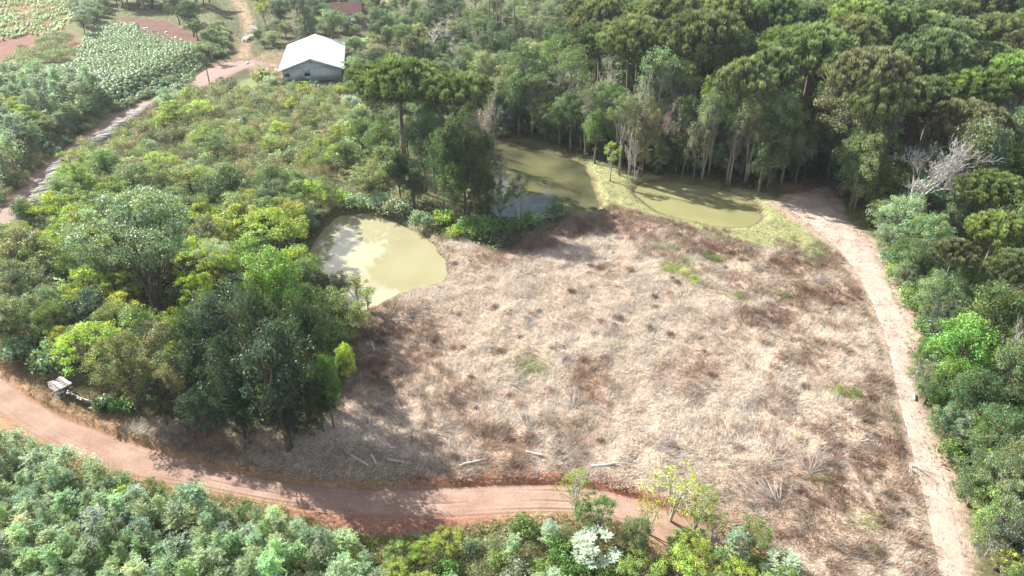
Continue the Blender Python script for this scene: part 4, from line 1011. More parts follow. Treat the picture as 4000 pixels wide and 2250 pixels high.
# dry palm hanging by the trunks
def nest():
    x, y, z = GG(1046, 462); rng = np.random.default_rng(8); m = MB()
    m.tube([[0, 0, -.2], [.05, 0, 1.4], [0, 0, 2.6]], [.16, .14, .16], 7); r = obj('dead_palm', m.mesh('dead_palm', M_NEST), None, (x, y, z)); tag(r, 'small dead tree fern with brown hanging fronds under the tall araucaria trunks', 'tree fern')
    N = 260; a = rng.uniform(0, 6.28, N); P0 = np.stack([np.cos(a) * .15, np.sin(a) * .15, rng.uniform(2.4, 2.9, N)], 1); P1 = P0 + np.stack([np.cos(a) * rng.uniform(.3, .75, N), np.sin(a) * rng.uniform(.3, .75, N), -rng.uniform(.5, 1.6, N)], 1)
    V, F = blades(P0, P1, .1, rng); obj('frond', mk_mesh('frond', V, F, M_GRASS, np.repeat(np.array([[.42, .29, .18]]) * rng.uniform(.7, 1.3, (N, 1)), 3, 0)), r, color=(1, 1, 1))
nest()
for k, (px, py, s, lb) in enumerate([(2328, 835, .5, 'red earth mound at the right edge of the dry path'), (1905, 478, .5, 'red earth lump at the right end of the oval pond'), (1888, 470, .4, 'smaller red earth lump by the oval pond')]):
    x, y, z = GG(px, py); rng = np.random.default_rng(k + 60); bm = MB(); nn, kk = 5, 9
    V = [[cos(j * 2 * pi / kk) * s * (1 - i / nn) ** .6 * rng.uniform(.8, 1.2), sin(j * 2 * pi / kk) * s * (1 - i / nn) ** .6 * rng.uniform(.8, 1.2), i / nn * s * 1.3] for i in range(nn) for j in range(kk)] + [[0, 0, s * 1.3]]
    F4 = [[i * kk + j, i * kk + (j + 1) % kk, (i + 1) * kk + (j + 1) % kk, (i + 1) * kk + j] for i in range(nn - 1) for j in range(kk)]; F3 = [[(nn - 1) * kk + j, (nn - 1) * kk + (j + 1) % kk, nn * kk] for j in range(kk)]
    bm.add(V, F4, F3); tag(obj('earth_mound', bm.mesh('earth_mound', M_STONE), None, (x, y, z - .05)), lb, 'mound')

# ------------------------------------------------------------------ crops
def crops():
    rng = np.random.default_rng(77); ms = []
    for s in range(3):
        r = np.random.default_rng(400 + s); n = 70; d = rdir(r, n, .5); P = d * np.array([.6, .6, .45]) * r.uniform(.4, 1, (n, 1)) + np.array([0, 0, .38]); P[:, 2] = abs(P[:, 2])
        V, F = leaf_quads(P, unit(d + np.array([0, 0, .8])), r.uniform(.22, .42, n), r.uniform(.16, .28, n), r)
        ms.append(mk_mesh('crop_leaves', V, F, M_LEAF, np.repeat(r.uniform(.75, 1.3, (n, 1)) * np.ones((1, 3)), 4, 0)))
    ax = unit(np.array([.80, .60])); ay = np.array([-ax[1], ax[0]])     # rows
    c0 = CROP.mean(0); g = np.arange(-70, 70, .95); h_ = np.arange(-70, 70, 1.15)
    A, B = np.meshgrid(g, h_); p = c0 + A.ravel()[:, None] * ax + B.ravel()[:, None] * ay + rng.normal(size=(A.size, 2)) * .2
    k = (sdf(CROP, p[:, 0], p[:, 1]) > 0) & (fbm(p[:, 0], p[:, 1], 4, 3, 3) > -.26); p = p[k]; p = p[np.argsort(p[:, 1] + .3 * abs(p[:, 0]))]
    z = hg(p[:, 0], p[:, 1])
    for i in range(min(300, len(p))):
        s = rng.uniform(.85, 1.3); c = np.array((.19, .28, .135)) * rng.uniform(.85, 1.15)
        o = obj('crop_plant', ms[i % 3], None, (p[i, 0], p[i, 1], z[i]), (0, 0, rng.uniform(0, 6)), c); o.scale = (s, s, s); tag(o, 'low pale green crop plant in the planted rows left of the upper road', 'crop plant', 'crop plants in the planted rows')
    def mass(name, p, col, label, per=34, r0=.58):
        N = len(p) * per; ci = np.repeat(np.arange(len(p)), per); z = hg(p[:, 0], p[:, 1]); d = rdir(rng, N, .5); P = np.column_stack([p, z])[ci] + d * r0 * rng.uniform(.4, 1, (N, 1)) + np.array([0, 0, .35])
        V, F = leaf_quads(P, unit(d + np.array([0, 0, .8])), rng.uniform(.25, .45, N), rng.uniform(.18, .3, N), rng)
        c = np.array(col) * rng.uniform(.8, 1.2, (len(p), 1)); tag(obj(name, mk_mesh(name, V, F, M_LEAF, np.repeat(c[ci] * rng.uniform(.8, 1.25, (N, 1)), 4, 0)), color=(1, 1, 1)), label, kind='stuff')
    mass('crop_rows', p[300:], (.19, .28, .135), 'rows of pale green crop plants, the far part of the planted field')
    p2 = pts_in(CROP2, .62, rng); p2 = p2[fbm(p2[:, 0], p2[:, 1], 6, 3, 3) > -.12]; mass('far_crop_rows', p2, (.24, .33, .11), 'yellowish green crop in the far field at the top left corner')
    # cabbage rows beside the sacks
    cab = GP([(335,68),(425,88),(480,112),(430,112),(340,90)], 2.4); q = []
    for a in np.arange(-30, 30, .8):
        for b in np.arange(-30, 30, 1.6): q.append(cab.mean(0) + a * ay + b * ax)
    q = np.array(q); q = q[sdf(cab, q[:, 0], q[:, 1]) > 0]; mass('cabbage_rows', q, (.20, .27, .24), 'blue green cabbage rows beside the bare soil', 14, .35)
crops()

# ------------------------------------------------------------------ single trees and shrubs of the photograph
T_ = plant_px
GA = 'araucarias of the forest'; GB = 'broadleaf trees of the forest'; GR = 'bare trees'; GT = 'trees of the left thicket'; GM = 'trees round the shaded pond'
# araucarias
for cx, cy, r, H, col, lb in [
    (1005, 200, 128, 15.5, 'ara', 'big flat-topped araucaria just right of the grey barn with long bare trunk'),
    (1140, 228, 108, 14.5, 'ara', 'araucaria right of the big flat-topped one by the barn, trunk half hidden'),
    (1588, 105, 82, 17, 'ara', 'araucaria with layered crown up from the gap between the two upper ponds'),
    (1765, 85, 118, 19, 'ara', 'large araucaria showing bare white lower branches on its dark underside'),
    (1690, 20, 85, 18, 'ara', 'araucaria cut by the top of the picture left of the one with bare white branches'),
    (1868, 205, 78, 16, 'ara', 'araucaria with exposed dark lower trunk and pale side branch above the oval pond'),
    (2045, 118, 112, 18, 'ara', 'wide bright araucaria left of the pale trunks at the top right'),
    (2170, 185, 112, 18, 'ara', 'wide araucaria in the middle of the right hand forest below the pale trunks'),
    (2310, 140, 90, 17, 'ara', 'araucaria between the pale trunks and the grey green crowns of the top right'),
    (2320, 235, 98, 17, 'arad', 'darker araucaria with open underside and a long bare lower branch'),
    (2240, 260, 80, 16, 'ara', 'araucaria directly behind the broad spreading olive tree'),
    (2440, 300, 100, 17, 'ara', 'araucaria above the white leafless tree, to its right'),
    (2545, 395, 95, 16, 'arab', 'bright yellow green araucaria at the right edge beside the white leafless tree'),
    (2500, 470, 80, 16, 'arab', 'yellow green araucaria below the brightest one at the right edge'),
    (2510, 575, 82, 15, 'arab', 'araucaria with big round tufts near the right edge, mid height of the picture'),
    (2400, 632, 55, 13, 'ara', 'small araucaria with few tufts left of the one with big round tufts'),
    (2560, 670, 70, 15, 'ara', 'araucaria with long bare pale branch at the right edge'),
    (1850, 30, 85, 18, 'ara', 'araucaria at the top edge right of the one with bare white branches'),
    (1950, 40, 75, 18, 'arad', 'dark araucaria at the top edge above the wide bright one'),
    (2090, 240, 80, 16, 'ara', 'araucaria behind and above the broad spreading olive tree, to its left'),
    (1940, 175, 70, 16, 'ara', 'araucaria between the exposed-trunk one and the wide bright one')]:
    T_('ara', cx, cy, r, H, col, lb, GA)
# broad and open crowned trees along the forest front
for sp, cx, cy, r, H, col, lb, g in [
    ('umbrella', 2130, 300, 128, 14, 'ol', 'broad spreading olive green tree with pale forked trunk above the dirt clearing', GB),
    ('broad', 1990, 390, 55, 10, 'mid', 'mid green tree left of the shaded dirt clearing', GB), ('broad', 1935, 425, 45, 8, 'gg', 'grey green small tree right above the end of the oval pond', GB),
    ('sapling', 2010, 287, 22, 9, 'org', 'small orange leaved tree left of the broad spreading olive tree', GB), ('loose', 1908, 272, 58, 12, 'ol', 'olive brown open tree between the exposed-trunk araucaria and the spreading tree', GB),
    ('fine', 2215, 448, 55, 9, 'lt', 'light green round tree on the right side of the dirt clearing', GB),
    ('loose', 1651, 190, 55, 14, 'pale', 'tall tree with pale yellow green crown and leaning white trunk', GB), ('loose', 1712, 190, 66, 13, 'ol', 'olive open tree right of the pale yellow green crown', GB),
    ('broad', 1808, 232, 45, 11, 'lt', 'bright green tree left of the exposed-trunk araucaria', GB), ('loose', 1788, 300, 42, 11, 'gg', 'dark grey green tree above the left part of the oval pond', GB),
    ('sapling', 1731, 280, 28, 9, 'yg', 'small yellow green tree behind the oval pond, left side', GB), ('loose', 1570, 290, 40, 10, 'ol', 'sparse olive tree above the grass between the two upper ponds', GB),
    ('sapling', 1540, 385, 26, 5, 'yg', 'little yellowish tree at the forest edge over the shaded pond end', GB), ('loose', 1835, 350, 38, 9, 'gg', 'slim grey green tree standing behind the oval pond', GB),
    ('broad', 1880, 395, 40, 9, 'dk', 'dark tree behind the right end of the oval pond', GB), ('broad', 1760, 395, 30, 7, 'gg', 'small grey green tree at the back edge of the oval pond', GB),
    ('broad', 1640, 345, 35, 9, 'ol', 'olive tree with slim trunks behind the grass between the ponds', GB), ('broad', 1960, 330, 48, 11, 'gg', 'grey green tree below the small orange leaved tree', GB),
    ('broad', 2060, 395, 45, 10, 'ol', 'olive tree hanging over the shaded dirt clearing', GB),
    ('broad', 1490, 118, 55, 11, 'gg', 'bluish grey rounded tree left of the layered araucaria', GB), ('broad', 1405, 128, 45, 9, 'grn', 'fresh green tree left of the bluish grey rounded one', GB),
    ('loose', 1350, 62, 45, 11, 'gg', 'grey green tree right of the tall dark trunks at the top', GB), ('broad', 1430, 42, 55, 12, 'bg', 'bluish green tree at the top, right of the tall trunks', GB), ('broad', 1520, 40, 60, 12, 'gg', 'grey green tree at the top left of the forest', GB),
    ('sapling', 1411, 28, 12, 9, 'ye', 'tiny bright yellow tree at the top against the dark wood', GB),
    ('fine', 2499, 45, 88, 15, 'gg', 'large pale grey green crown in the top right corner', GB), ('fine', 2385, 92, 52, 12, 'bg', 'grey green crown left of the large pale one in the top right', GB), ('fine', 2452, 142, 58, 13, 'gg', 'dark based grey green crown below the large pale one in the top right', GB),
    ('fine', 2415, 200, 55, 12, 'gg', 'smooth grey green crown among araucarias at the upper right', GB), ('sapling', 2490, 200, 34, 11, 'yg', 'yellow green small crown beside a bare twig crown at the upper right', GB), ('broad', 2550, 240, 60, 13, 'ara', 'olive green crown at the right edge, upper part', GB),
    ('fine', 2195, 540, 50, 6, 'gg', 'blue green shrubby tree overhanging the start of the dry path', GB), ('fine', 2265, 550, 72, 9, 'bg', 'large blue green round tree right of the dry path start', GB), ('fine', 2340, 500, 70, 10, 'gg', 'grey green tree under the white leafless tree', GB), ('fine', 2420, 520, 60, 11, 'gg', 'dense grey green tree below and right of the white leafless tree', GB),
    ('fine', 2335, 600, 70, 9, 'gg', 'grey green tree right of the upper dry path', GB), ('fine', 2290, 655, 48, 7, 'mid', 'dark green low tree at the path edge below the blue green tree', GB),
    ('fine', 2325, 735, 58, 7, 'bg', 'pale grey green shrubby tree by the middle of the dry path', GB), ('fine', 2385, 800, 62, 8, 'gg', 'pale grey round tree beside the bright green tree', GB), ('fine', 2440, 710, 50, 9, 'gg', 'grey green tree under the small araucaria', GB),
    ('sapling', 2272, 775, 22, 2.5, 'yg', 'small bright yellow green shrub at the path edge', GB),
    ('broad', 2430, 870, 92, 10, 'br', 'large bright green leafy tree at the right, widest by the dry path', GB), ('broad', 2510, 790, 80, 11, 'grn', 'bright green tree behind the widest leafy one', GB), ('broad', 2340, 950, 52, 7, 'br', 'bright leafy tree leaning over the dry path', GB), ('broad', 2450, 985, 65, 9, 'mid', 'dark green tree below the large bright leafy tree', GB), ('broad', 2560, 930, 60, 11, 'mid', 'green tree with twigs at the right edge below the middle', GB),
    ('fine', 2375, 1065, 48, 6, 'bg', 'blue green low tree at the right edge of the lower path', GB), ('broad', 2430, 1090, 38, 7, 'br', 'bright green narrow tree between two grey green ones, lower right', GB), ('fine', 2500, 1100, 66, 9, 'gg', 'large grey green tree at the lower right', GB), ('fine', 2410, 1190, 52, 6, 'lt', 'light green tree next to the lower dry path', GB), ('fine', 2510, 1220, 72, 8, 'gg', 'broad grey green tree at the lower right edge', GB),
    ('fine', 2450, 1310, 95, 6, 'lt', 'sparse light green tree with white twigs over the lower end of the dry path', GB), ('fine', 2540, 1360, 90, 6, 'gg', 'sparse grey green tree with white limbs in the lower right corner', GB), ('fine', 2560, 1180, 55, 9, 'gg', 'grey green tree touching the right edge, lower part', GB), ('sapling', 2475, 1415, 30, 4, 'ye', 'small golden yellow leafed plant on a dark branch in the bottom right corner', GB),
    ('loose', 2330, 1420, 45, 3.5, 'ol', 'sparse grey shrub at the bottom, left of the golden yellow plant', GB),
    # round the shaded pond
    ('broad', 1062, 345, 52, 11, 'gg', 'dark blue green leafy tree below the araucaria trunks, left of two', GM), ('broad', 1165, 365, 55, 13, 'dk', 'tall dark leafy tree on the left bank of the shaded pond', GM), ('broad', 1110, 400, 50, 11, 'dk', 'dark leafy tree just behind the pale slim trunk', GM), ('broad', 1190, 440, 40, 9, 'dk', 'dark tree standing at the left water edge of the shaded pond', GM), ('broad', 1140, 465, 42, 8, 'dk', 'dark low tree left of the one at the water edge', GM),
    ('loose', 1085, 310, 40, 12, 'grn', 'green tree with a pale slim trunk left of the shaded pond', GM), ('layer', 968, 380, 42, 8, 'gg', 'grey green feathery tree left of the araucaria trunk', GM),
    ('fine', 935, 255, 42, 7, 'gg', 'grey green bushy tree between the barn corner and the big flat-topped araucaria', GM), ('fine', 1080, 265, 48, 9, 'gg', 'leafy tree filling the gap under the two araucarias', GM), ('loose', 1180, 285, 46, 11, 'ol', 'olive leafy tree at the right foot of the second araucaria', GM), ('fine', 1215, 170, 44, 8, 'pale', 'pale bushy tree up right of the second araucaria', GM), ('fine', 1290, 200, 46, 8, 'ol', 'olive bushy tree behind the leafless pinkish tree', GM), ('fine', 960, 330, 36, 6, 'mid', 'green bushy tree left of the bare araucaria trunk', GM),
    ('fine', 1215, 400, 64, 10, 'dk', 'dark tree overhanging the left part of the shaded pond', GM), ('bare', 1225, 300, 70, 12, 'mid', 'grey twiggy tree leaning over the left side of the shaded pond', GM), ('fine', 1225, 480, 40, 7, 'dk', 'dark bushy tree at the near left corner of the shaded pond', GM), ('bare', 1290, 330, 60, 11, 'mid', 'brown twiggy tree overhanging the far left corner of the shaded pond', GM),
    ('broad', 1000, 420, 34, 7, 'dk', 'dark tree at the foot of the araucaria trunks', GM),
    ('broad', 1330, 300, 45, 9, 'dk', 'dark tree behind the back bank of the shaded pond', GM), ('broad', 1400, 330, 40, 9, 'dk', 'dark tree on the right of the back bank of the shaded pond', GM), ('broad', 1460, 340, 42, 8, 'mid', 'green tree hanging over the right corner of the shaded pond', GM), ('loose', 1450, 290, 40, 10, 'gg', 'pale leaved sparse tree over the shaded pond bank', GM),
    ('sapling', 1305, 475, 30, 7, 'dk', 'thin bare-stemmed young tree before the shaded pond', GM),
    # by the barn and top centre
    ('conifer', 765, 50, 40, 15, 'bd', 'tall bluish conifer behind the barn', 'trees round the barn'), ('broad', 832, 48, 38, 9, 'gg', 'round green tree between the conifer and the tiled house', 'trees round the barn'), ('broad', 800, 30, 25, 8, 'dk', 'dark tree behind the conifer', 'trees round the barn'),
    ('broad', 893, 108, 20, 5, 'mid', 'small dark green tree at the right rear corner of the barn', 'trees round the barn'), ('broad', 945, 128, 32, 6, 'brn', 'brownish leaved bushy tree right of the barn roof', 'trees round the barn'), ('broad', 905, 165, 26, 7, 'gg', 'grey green tree beside the barn right wall', 'trees round the barn'), ('broad', 1010, 85, 38, 8, 'grn', 'fresh green leafy tree under the pale twiggy trees', 'trees round the barn'), ('broad', 1065, 118, 34, 7, 'mid', 'green tree below the widest pale twiggy tree', 'trees round the barn'),
    ('broad', 475, 30, 34, 10, 'dk', 'dark green tree at the top beyond the bare soil', 'trees round the barn'), ('broad', 440, 10, 30, 9, 'dk', 'dark tree at the top edge left of the track', 'trees round the barn'), ('broad', 490, 65, 24, 6, 'mid', 'smaller dark tree in front of the one beyond the bare soil', 'trees round the barn'), ('loose', 528, 118, 24, 5, 'pale', 'small pale sparse tree left of the upper road bend', 'trees round the barn'),
    ('layer', 660, 12, 26, 8, 'yg', 'yellow green tree at the top beside the far track', 'trees round the barn'), ('broad', 700, 22, 34, 9, 'bd', 'dark bluish tree at the top left of the conifer', 'trees round the barn')]:
    T_(sp, cx, cy, r, H, col, lb, g)
# bare trees
for cx, cy, r, H, lb, bc in [(1240, 270, 62, 11, 'leafless pinkish tree over the left end of the shaded pond', (.45, .36, .32)), (1190, 300, 45, 10, 'leafless twiggy tree right behind the two araucarias', (.42, .35, .31)),
        (1400, 205, 55, 9, 'leafless grey tree above the back bank of the shaded pond', (.5, .45, .4)), (1525, 205, 52, 11, 'leafless pale tree left of the pale yellow green crown', (.5, .45, .4)), (1482, 255, 42, 9, 'low leafless tree right above the shaded pond corner', (.45, .38, .34)), (1675, 300, 36, 9, 'reddish leafless tree left of the small yellow green tree', (.34, .24, .22)),
        (1600, 250, 45, 13, 'tall leafless tree with white limbs between pale crown and layered araucaria', (.6, .56, .5)), (2300, 62, 48, 12, 'leafless grey tree among the pale trunks at the top right', (.45, .4, .38)), (2262, 35, 36, 12, 'smaller leafless tree at the top edge by the pale trunks', (.4, .34, .34)),
        (1080, 78, 62, 8, 'widest pale twiggy tree in the clearing right of the tiled house', (.48, .43, .38)), (1000, 45, 46, 7, 'pale twiggy tree right beside the lean-to shed', (.48, .44, .38)), (1140, 60, 46, 7, 'pale twiggy tree left of the tall dark trunks', (.46, .4, .36)), (930, 60, 26, 6, 'small grey twiggy tree behind the lean-to shed', (.42, .38, .34)), (1120, 110, 40, 7, 'leafless white stemmed tree right below the widest pale twiggy tree', (.52, .48, .44)),
        (2470, 205, 34, 11, 'leafless twig crown beside the yellow green one at the upper right', (.5, .45, .42)), (1640, 400, 30, 6, 'bent white leafless tree at the forest edge over the grass', (.6, .57, .52)), (2560, 870, 36, 10, 'white twiggy branches in the green at the right edge', (.5, .47, .44)), (2500, 1290, 46, 7, 'white limbed leafless tree in the lower right corner', (.5, .48, .45)),
        (1330, 215, 30, 8, 'short leafless tree left of the grey one behind the shaded pond', (.46, .4, .36)), (1730, 360, 22, 7, 'thin leafless tree at the back of the oval pond', (.4, .35, .3)), (1590, 365, 24, 7, 'thin leafless tree over the grass between the ponds', (.42, .37, .32))]:
    T_('bare', cx, cy, r, H, 'mid', lb, GR, bark=bc)
T_('bigbare', 2330, 420, 105, 15, 'mid', 'large white leafless tree at the right above the grey green crowns', GR, bark=(.36, .34, .32))
for qx, qy in ((2330, 480), (2300, 520), (2380, 500)):
    x, y, z = GG(qx, qy, 6); TREES.append((x, y, 3.5, 9))
# tall pale trunks at the top
for px, py, h, lb, g, bc in [(1233, 102, 22, 'tall dark slim trunk at the top, leftmost of the tall ones', 'tall trunks at the top', (.17, .13, .10)), (1250, 106, 23, 'tall dark trunk at the top, second from the left', 'tall trunks at the top', (.15, .12, .10)), (1258, 98, 22, 'tall dark trunk leaning on its neighbour at the top', 'tall trunks at the top', (.18, .14, .11)), (1293, 98, 24, 'straight tall trunk standing apart at the top centre', 'tall trunks at the top', (.2, .17, .14)),
        (2128, 60, 24, 'pale trunk at the top right, leftmost of five', 'pale trunks at the top right', (.5, .46, .42)), (2172, 70, 25, 'pale leaning trunk at the top right, second from the left', 'pale trunks at the top right', (.5, .46, .42)), (2200, 82, 25, 'thickest pale leaning trunk at the top right', 'pale trunks at the top right', (.48, .44, .42)), (2228, 66, 25, 'pale thin trunk right of the thickest one at the top right', 'pale trunks at the top right', (.45, .42, .4)), (2262, 90, 26, 'pale trunk rightmost of the leaning ones at the top right', 'pale trunks at the top right', (.5, .46, .44))]:
    x, y, z = GG(px, py); plant('tall', x, y, 3, h, 'gg', lb, g, bark=bc)
# slim dark trunk trees at the left bank of shaded pond
for px, py, h, lb in [(1082, 478, 10, 'pale slim trunk with little foliage left of the shaded pond'), (1236, 500, 11, 'straight grey trunk at the left water edge of the shaded pond'), (1252, 520, 9, 'thin leaning trunk beside the straight grey one'), (1307, 545, 8, 'thin dark trunk before the shaded pond')]:
    x, y, z = GG(px, py); plant('bare', x, y, 1.6, h, 'mid', lb, 'slim trunks by the shaded pond', bark=(.28, .26, .23))
# left group
for sp, cx, cy, r, H, col, lb in [
    ('fine', 400, 1000, 50, 5, 'dk2', 'low dark bushy tree at the road side, leftmost below the dark trees'), ('fine', 500, 1030, 56, 5, 'bd2', 'low dark bushy tree hanging over the verge, second from the left'), ('fine', 610, 1040, 58, 5.5, 'dk2', 'low dark bushy tree over the verge below the middle dark tree'), ('fine', 720, 1050, 60, 5.5, 'bd2', 'dark bushy tree reaching the ground at the road bend'), ('fine', 800, 1010, 52, 5.5, 'dk2', 'dark bushy tree reaching the ground, rightmost by the field'), ('fine', 840, 870, 46, 6, 'dk', 'dark bushy tree at the field edge under the dense round one'),
    ('umbrella', 350, 600, 180, 13.5, 'gg', 'largest spreading tree of the left thicket with forked dark trunks'),
    ('broad', 690, 700, 82, 9.5, 'br', 'deep bright green round tree left of the nearest pond'), ('fine', 775, 855, 98, 11, 'dk', 'dense blue green round tree at the lower left end of the nearest pond'), ('broad', 680, 925, 108, 11.5, 'bd2', 'big dark tree nearest the road bend, rightmost'),
    ('broad', 565, 820, 92, 10.5, 'bd', 'dark blue green tree in the middle of the left thicket'), ('fine', 585, 960, 92, 10, 'bd2', 'dark tree near the road between the brownish and the rightmost dark one'), ('fine', 490, 910, 84, 9, 'dk2', 'dark tree below the fork of the spreading tree'), ('fine', 650, 850, 70, 12, 'bd', 'blue green crown left of the dense round tree'),
    ('broad', 820, 955, 44, 7, 'br', 'bright green small tree at the right foot of the dark trees'), ('broad', 870, 905, 30, 5, 'yg', 'yellowish green shrubby tree at the left edge of the field'), ('fine', 310, 930, 86, 7.5, 'ol', 'olive brown fine leaved tree near the road behind the boards'), ('fine', 430, 980, 48, 6, 'ol', 'small olive tree at the road side left of the dark trees'),
    ('layer', 600, 545, 58, 7, 'yg', 'yellow green feathery tree above the bright green round one'), ('layer', 690, 560, 70, 7.5, 'yg', 'widest yellow green feathery tree left of the nearest pond'), ('layer', 795, 560, 42, 6.5, 'yg', 'yellow green feathery tree at the top left of the nearest pond'), ('layer', 640, 620, 55, 7, 'lt', 'light green feathery tree between bright and yellow green trees'), ('layer', 745, 640, 42, 6, 'lt', 'green feathery tree hanging over the left edge of the nearest pond'),
    ('layer', 185, 540, 50, 6, 'yg', 'yellow green feathery tree beside the lower log pile'), ('layer', 95, 600, 42, 5, 'ye', 'bright yellow feathery tree near the left edge above the silvery ones'), ('layer', 245, 500, 48, 6, 'lt', 'light green feathery tree right of the lower log pile'), ('layer', 490, 705, 38, 6, 'yg', 'yellow green small tree right of the forked trunks'), ('layer', 435, 800, 44, 5, 'ye', 'bright yellow shrubby tree at the foot of the forked trunks'), ('layer', 300, 760, 34, 5, 'ye', 'bright yellow shrub seen between the forked trunks'), ('layer', 160, 840, 32, 4.5, 'yg', 'yellow green shrub in the silvery thicket at the left'),
    ('leafbush', 50, 700, 70, 5, 'sil', 'silvery leaved tree at the left edge, upper of two'), ('leafbush', 60, 790, 60, 4.5, 'sil', 'silvery leaved tree at the left edge, lower of two'), ('leafbush', 125, 730, 50, 5, 'sil', 'silvery tree right of the two at the left edge'), ('leafbush', 130, 880, 55, 4, 'bg', 'grey green leafy shrub behind the stack of boards'), ('fine', 215, 860, 55, 6, 'gg', 'grey green tree between the silvery ones and the olive brown one'), ('fine', 220, 660, 60, 7, 'gg', 'grey green tree under the left side of the spreading tree'),
    ('leafbush', 30, 870, 45, 3.5, 'bg', 'pale green shrub at the left edge above the red road'), ('loose', 540, 640, 50, 8, 'sil', 'silvery sparse tree right of the spreading tree crown'), ('layer', 400, 400, 42, 5, 'yg', 'yellow green small tree in the scrub near the upper log pile'), ('layer', 185, 385, 34, 5, 'yg', 'yellow green small tree at the upper road edge by the lower log pile end'), ('layer', 430, 268, 34, 5, 'yg', 'yellow green small tree right of the upper log pile'), ('layer', 500, 262, 28, 4, 'ye', 'pale yellow shrub in the scrub near the upper road'),
    ('fine', 420, 250, 34, 5, 'sil', 'silvery small tree at the upper end of the upper log pile'), ('fine', 262, 425, 38, 5, 'gg', 'grey green small tree beside the upper road in the scrub'), ('strap', 655, 185, 24, 2.4, 'lt', 'light green tall cane clump left of the barn')]:
    T_(sp, cx, cy, r, H, col, lb, GT)
for px, py, R, lb in [(262, 1022, .9, 'bright green broad leaved clump right of the leaning slabs'), (300, 1030, .8, 'second bright green clump right of the leaning slabs, smaller'), (330, 1035, .6, 'third low bright green clump toward the dark trees')]:
    x, y, z = GG(px, py); plant('strap', x, y, R, 1.0, 'br', lb, 'bright broad leaved clumps')
for px, py, R, H, lb in [(903, 780, 1.7, 5.2, 'young tree with sparse green crown at the near edge of the nearest pond'), (929, 802, 1.3, 4.6, 'second thinner young tree right of the sparse green one by the nearest pond')]:
    x, y, z = GG(px, py); plant('sapling', x, y, R, H, 'lt', lb, 'young trees by the nearest pond')
# foreground right
for sp, cx, cy, r, H, col, lb in [
    ('sparse', 1450, 1225, 62, 4.6, 'yg', 'yellow green young tree reaching over the red road'), ('layer', 1500, 1275, 62, 4.2, 'grn', 'green round crowned young tree just right of the one reaching over the road'), ('bigleaf', 1500, 1375, 68, 3.0, 'white', 'silvery white large leaved plant at the bottom centre right'), ('bigleaf', 1965, 1420, 58, 2.6, 'white', 'silvery white large leaved plant at the bottom, right one of two'),
    ('broad', 1600, 1340, 48, 3.8, 'mid', 'dark green bushy young tree right of the silvery white plant'), ('sparse', 1700, 1230, 95, 6, 'yg', 'tall sparse yellow green tree over the end of the red road'), ('sparse', 1760, 1265, 70, 5.2, 'yg', 'sparse yellow green tree right behind the tallest sparse one'), ('plume', 1850, 1365, 46, 3.4, 'sil', 'soft pale blue green sapling at the bottom right centre'), ('sparse', 1800, 1330, 60, 4.2, 'lt', 'light green sparse shrub tree over the red earth at the bottom'), ('sparse', 1640, 1290, 55, 4, 'yg', 'sparse yellowish shrub tree left of the tall sparse one'),
    ('layer', 1900, 1330, 52, 3.5, 'lt', 'green shrub right of the pale blue green sapling'), ('layer', 1720, 1420, 66, 3, 'yg', 'yellow green shrub at the bottom edge below the sparse tree'), ('layer', 1860, 1440, 60, 2.6, 'yg', 'yellow green shrub at the bottom edge left of the right silvery plant'), ('leafbush', 1410, 1370, 48, 2.4, 'br', 'bright green shrub left of the silvery white plant'), ('leafbush', 1320, 1320, 42, 2, 'br', 'bright green shrub at the lower road edge'), ('leafbush', 1440, 1420, 50, 2.2, 'grn', 'dark green leafy shrub at the bottom left of the silvery white plant'), ('layer', 1610, 1420, 60, 3, 'lt', 'light green shrub at the bottom edge below the dark bushy tree'),
    ('broad', 1225, 1290, 1, 1, 'mid', None)][:-1]:
    T_(sp, cx, cy, r, H, col, lb, 'young trees and shrubs at the bottom')
# bushes on the dam between the two left ponds
for sp, cx, cy, r, H, col, lb in [
    ('leafbush', 1195, 560, 50, 3.4, 'grn', 'big fresh green bush between the nearest and the shaded pond'), ('leafbush', 1150, 575, 28, 2.0, 'yg', 'yellow green low bush left of the big fresh green bush'), ('leafbush', 1262, 560, 44, 3.2, 'mid', 'green bush right of the big fresh green bush'), ('leafbush', 1330, 545, 40, 2.8, 'grn', 'green bush on the near bank of the shaded pond'), ('leafbush', 1395, 525, 36, 2.4, 'mid', 'green bush at the right end of the near bank of the shaded pond'), ('leafbush', 1270, 600, 34, 2.2, 'dk', 'dark bush at the shaded top corner of the field'),
    ('leafbush', 1115, 540, 34, 3, 'yg', 'yellow green bush on the dam behind the grassy bank'), ('leafbush', 1060, 545, 36, 2.8, 'bg', 'pale blue green bush above the right bank of the nearest pond'), ('leafbush', 1000, 510, 40, 3.2, 'sil', 'silvery bush above the back bank of the nearest pond'), ('leafbush', 950, 500, 38, 3, 'sil', 'silvery grey bush left of the other above the nearest pond'), ('leafbush', 900, 500, 36, 3, 'bg', 'pale green bush at the back bank of the nearest pond'), ('leafbush', 860, 490, 38, 3, 'lt', 'light green bush at the back left of the nearest pond'),
    ('leafbush', 930, 440, 34, 3.5, 'yg', 'yellow green bush below the feathery grey green tree'), ('leafbush', 905, 350, 42, 4, 'sil', 'big silvery white bush left of the araucaria trunk'), ('leafbush', 870, 310, 34, 3.5, 'sil', 'silvery bush up left of the big silvery white one'), ('leafbush', 865, 385, 36, 3.5, 'sil', 'silvery bush below the big silvery white one'), ('leafbush', 920, 270, 30, 3.5, 'yg', 'yellow green bush under the left side of the big araucaria'), ('leafbush', 880, 250, 28, 3, 'sil', 'silvery bush near the right barn corner')]:
    T_(sp, cx, cy, r, H, col, lb, 'bushes between the ponds')
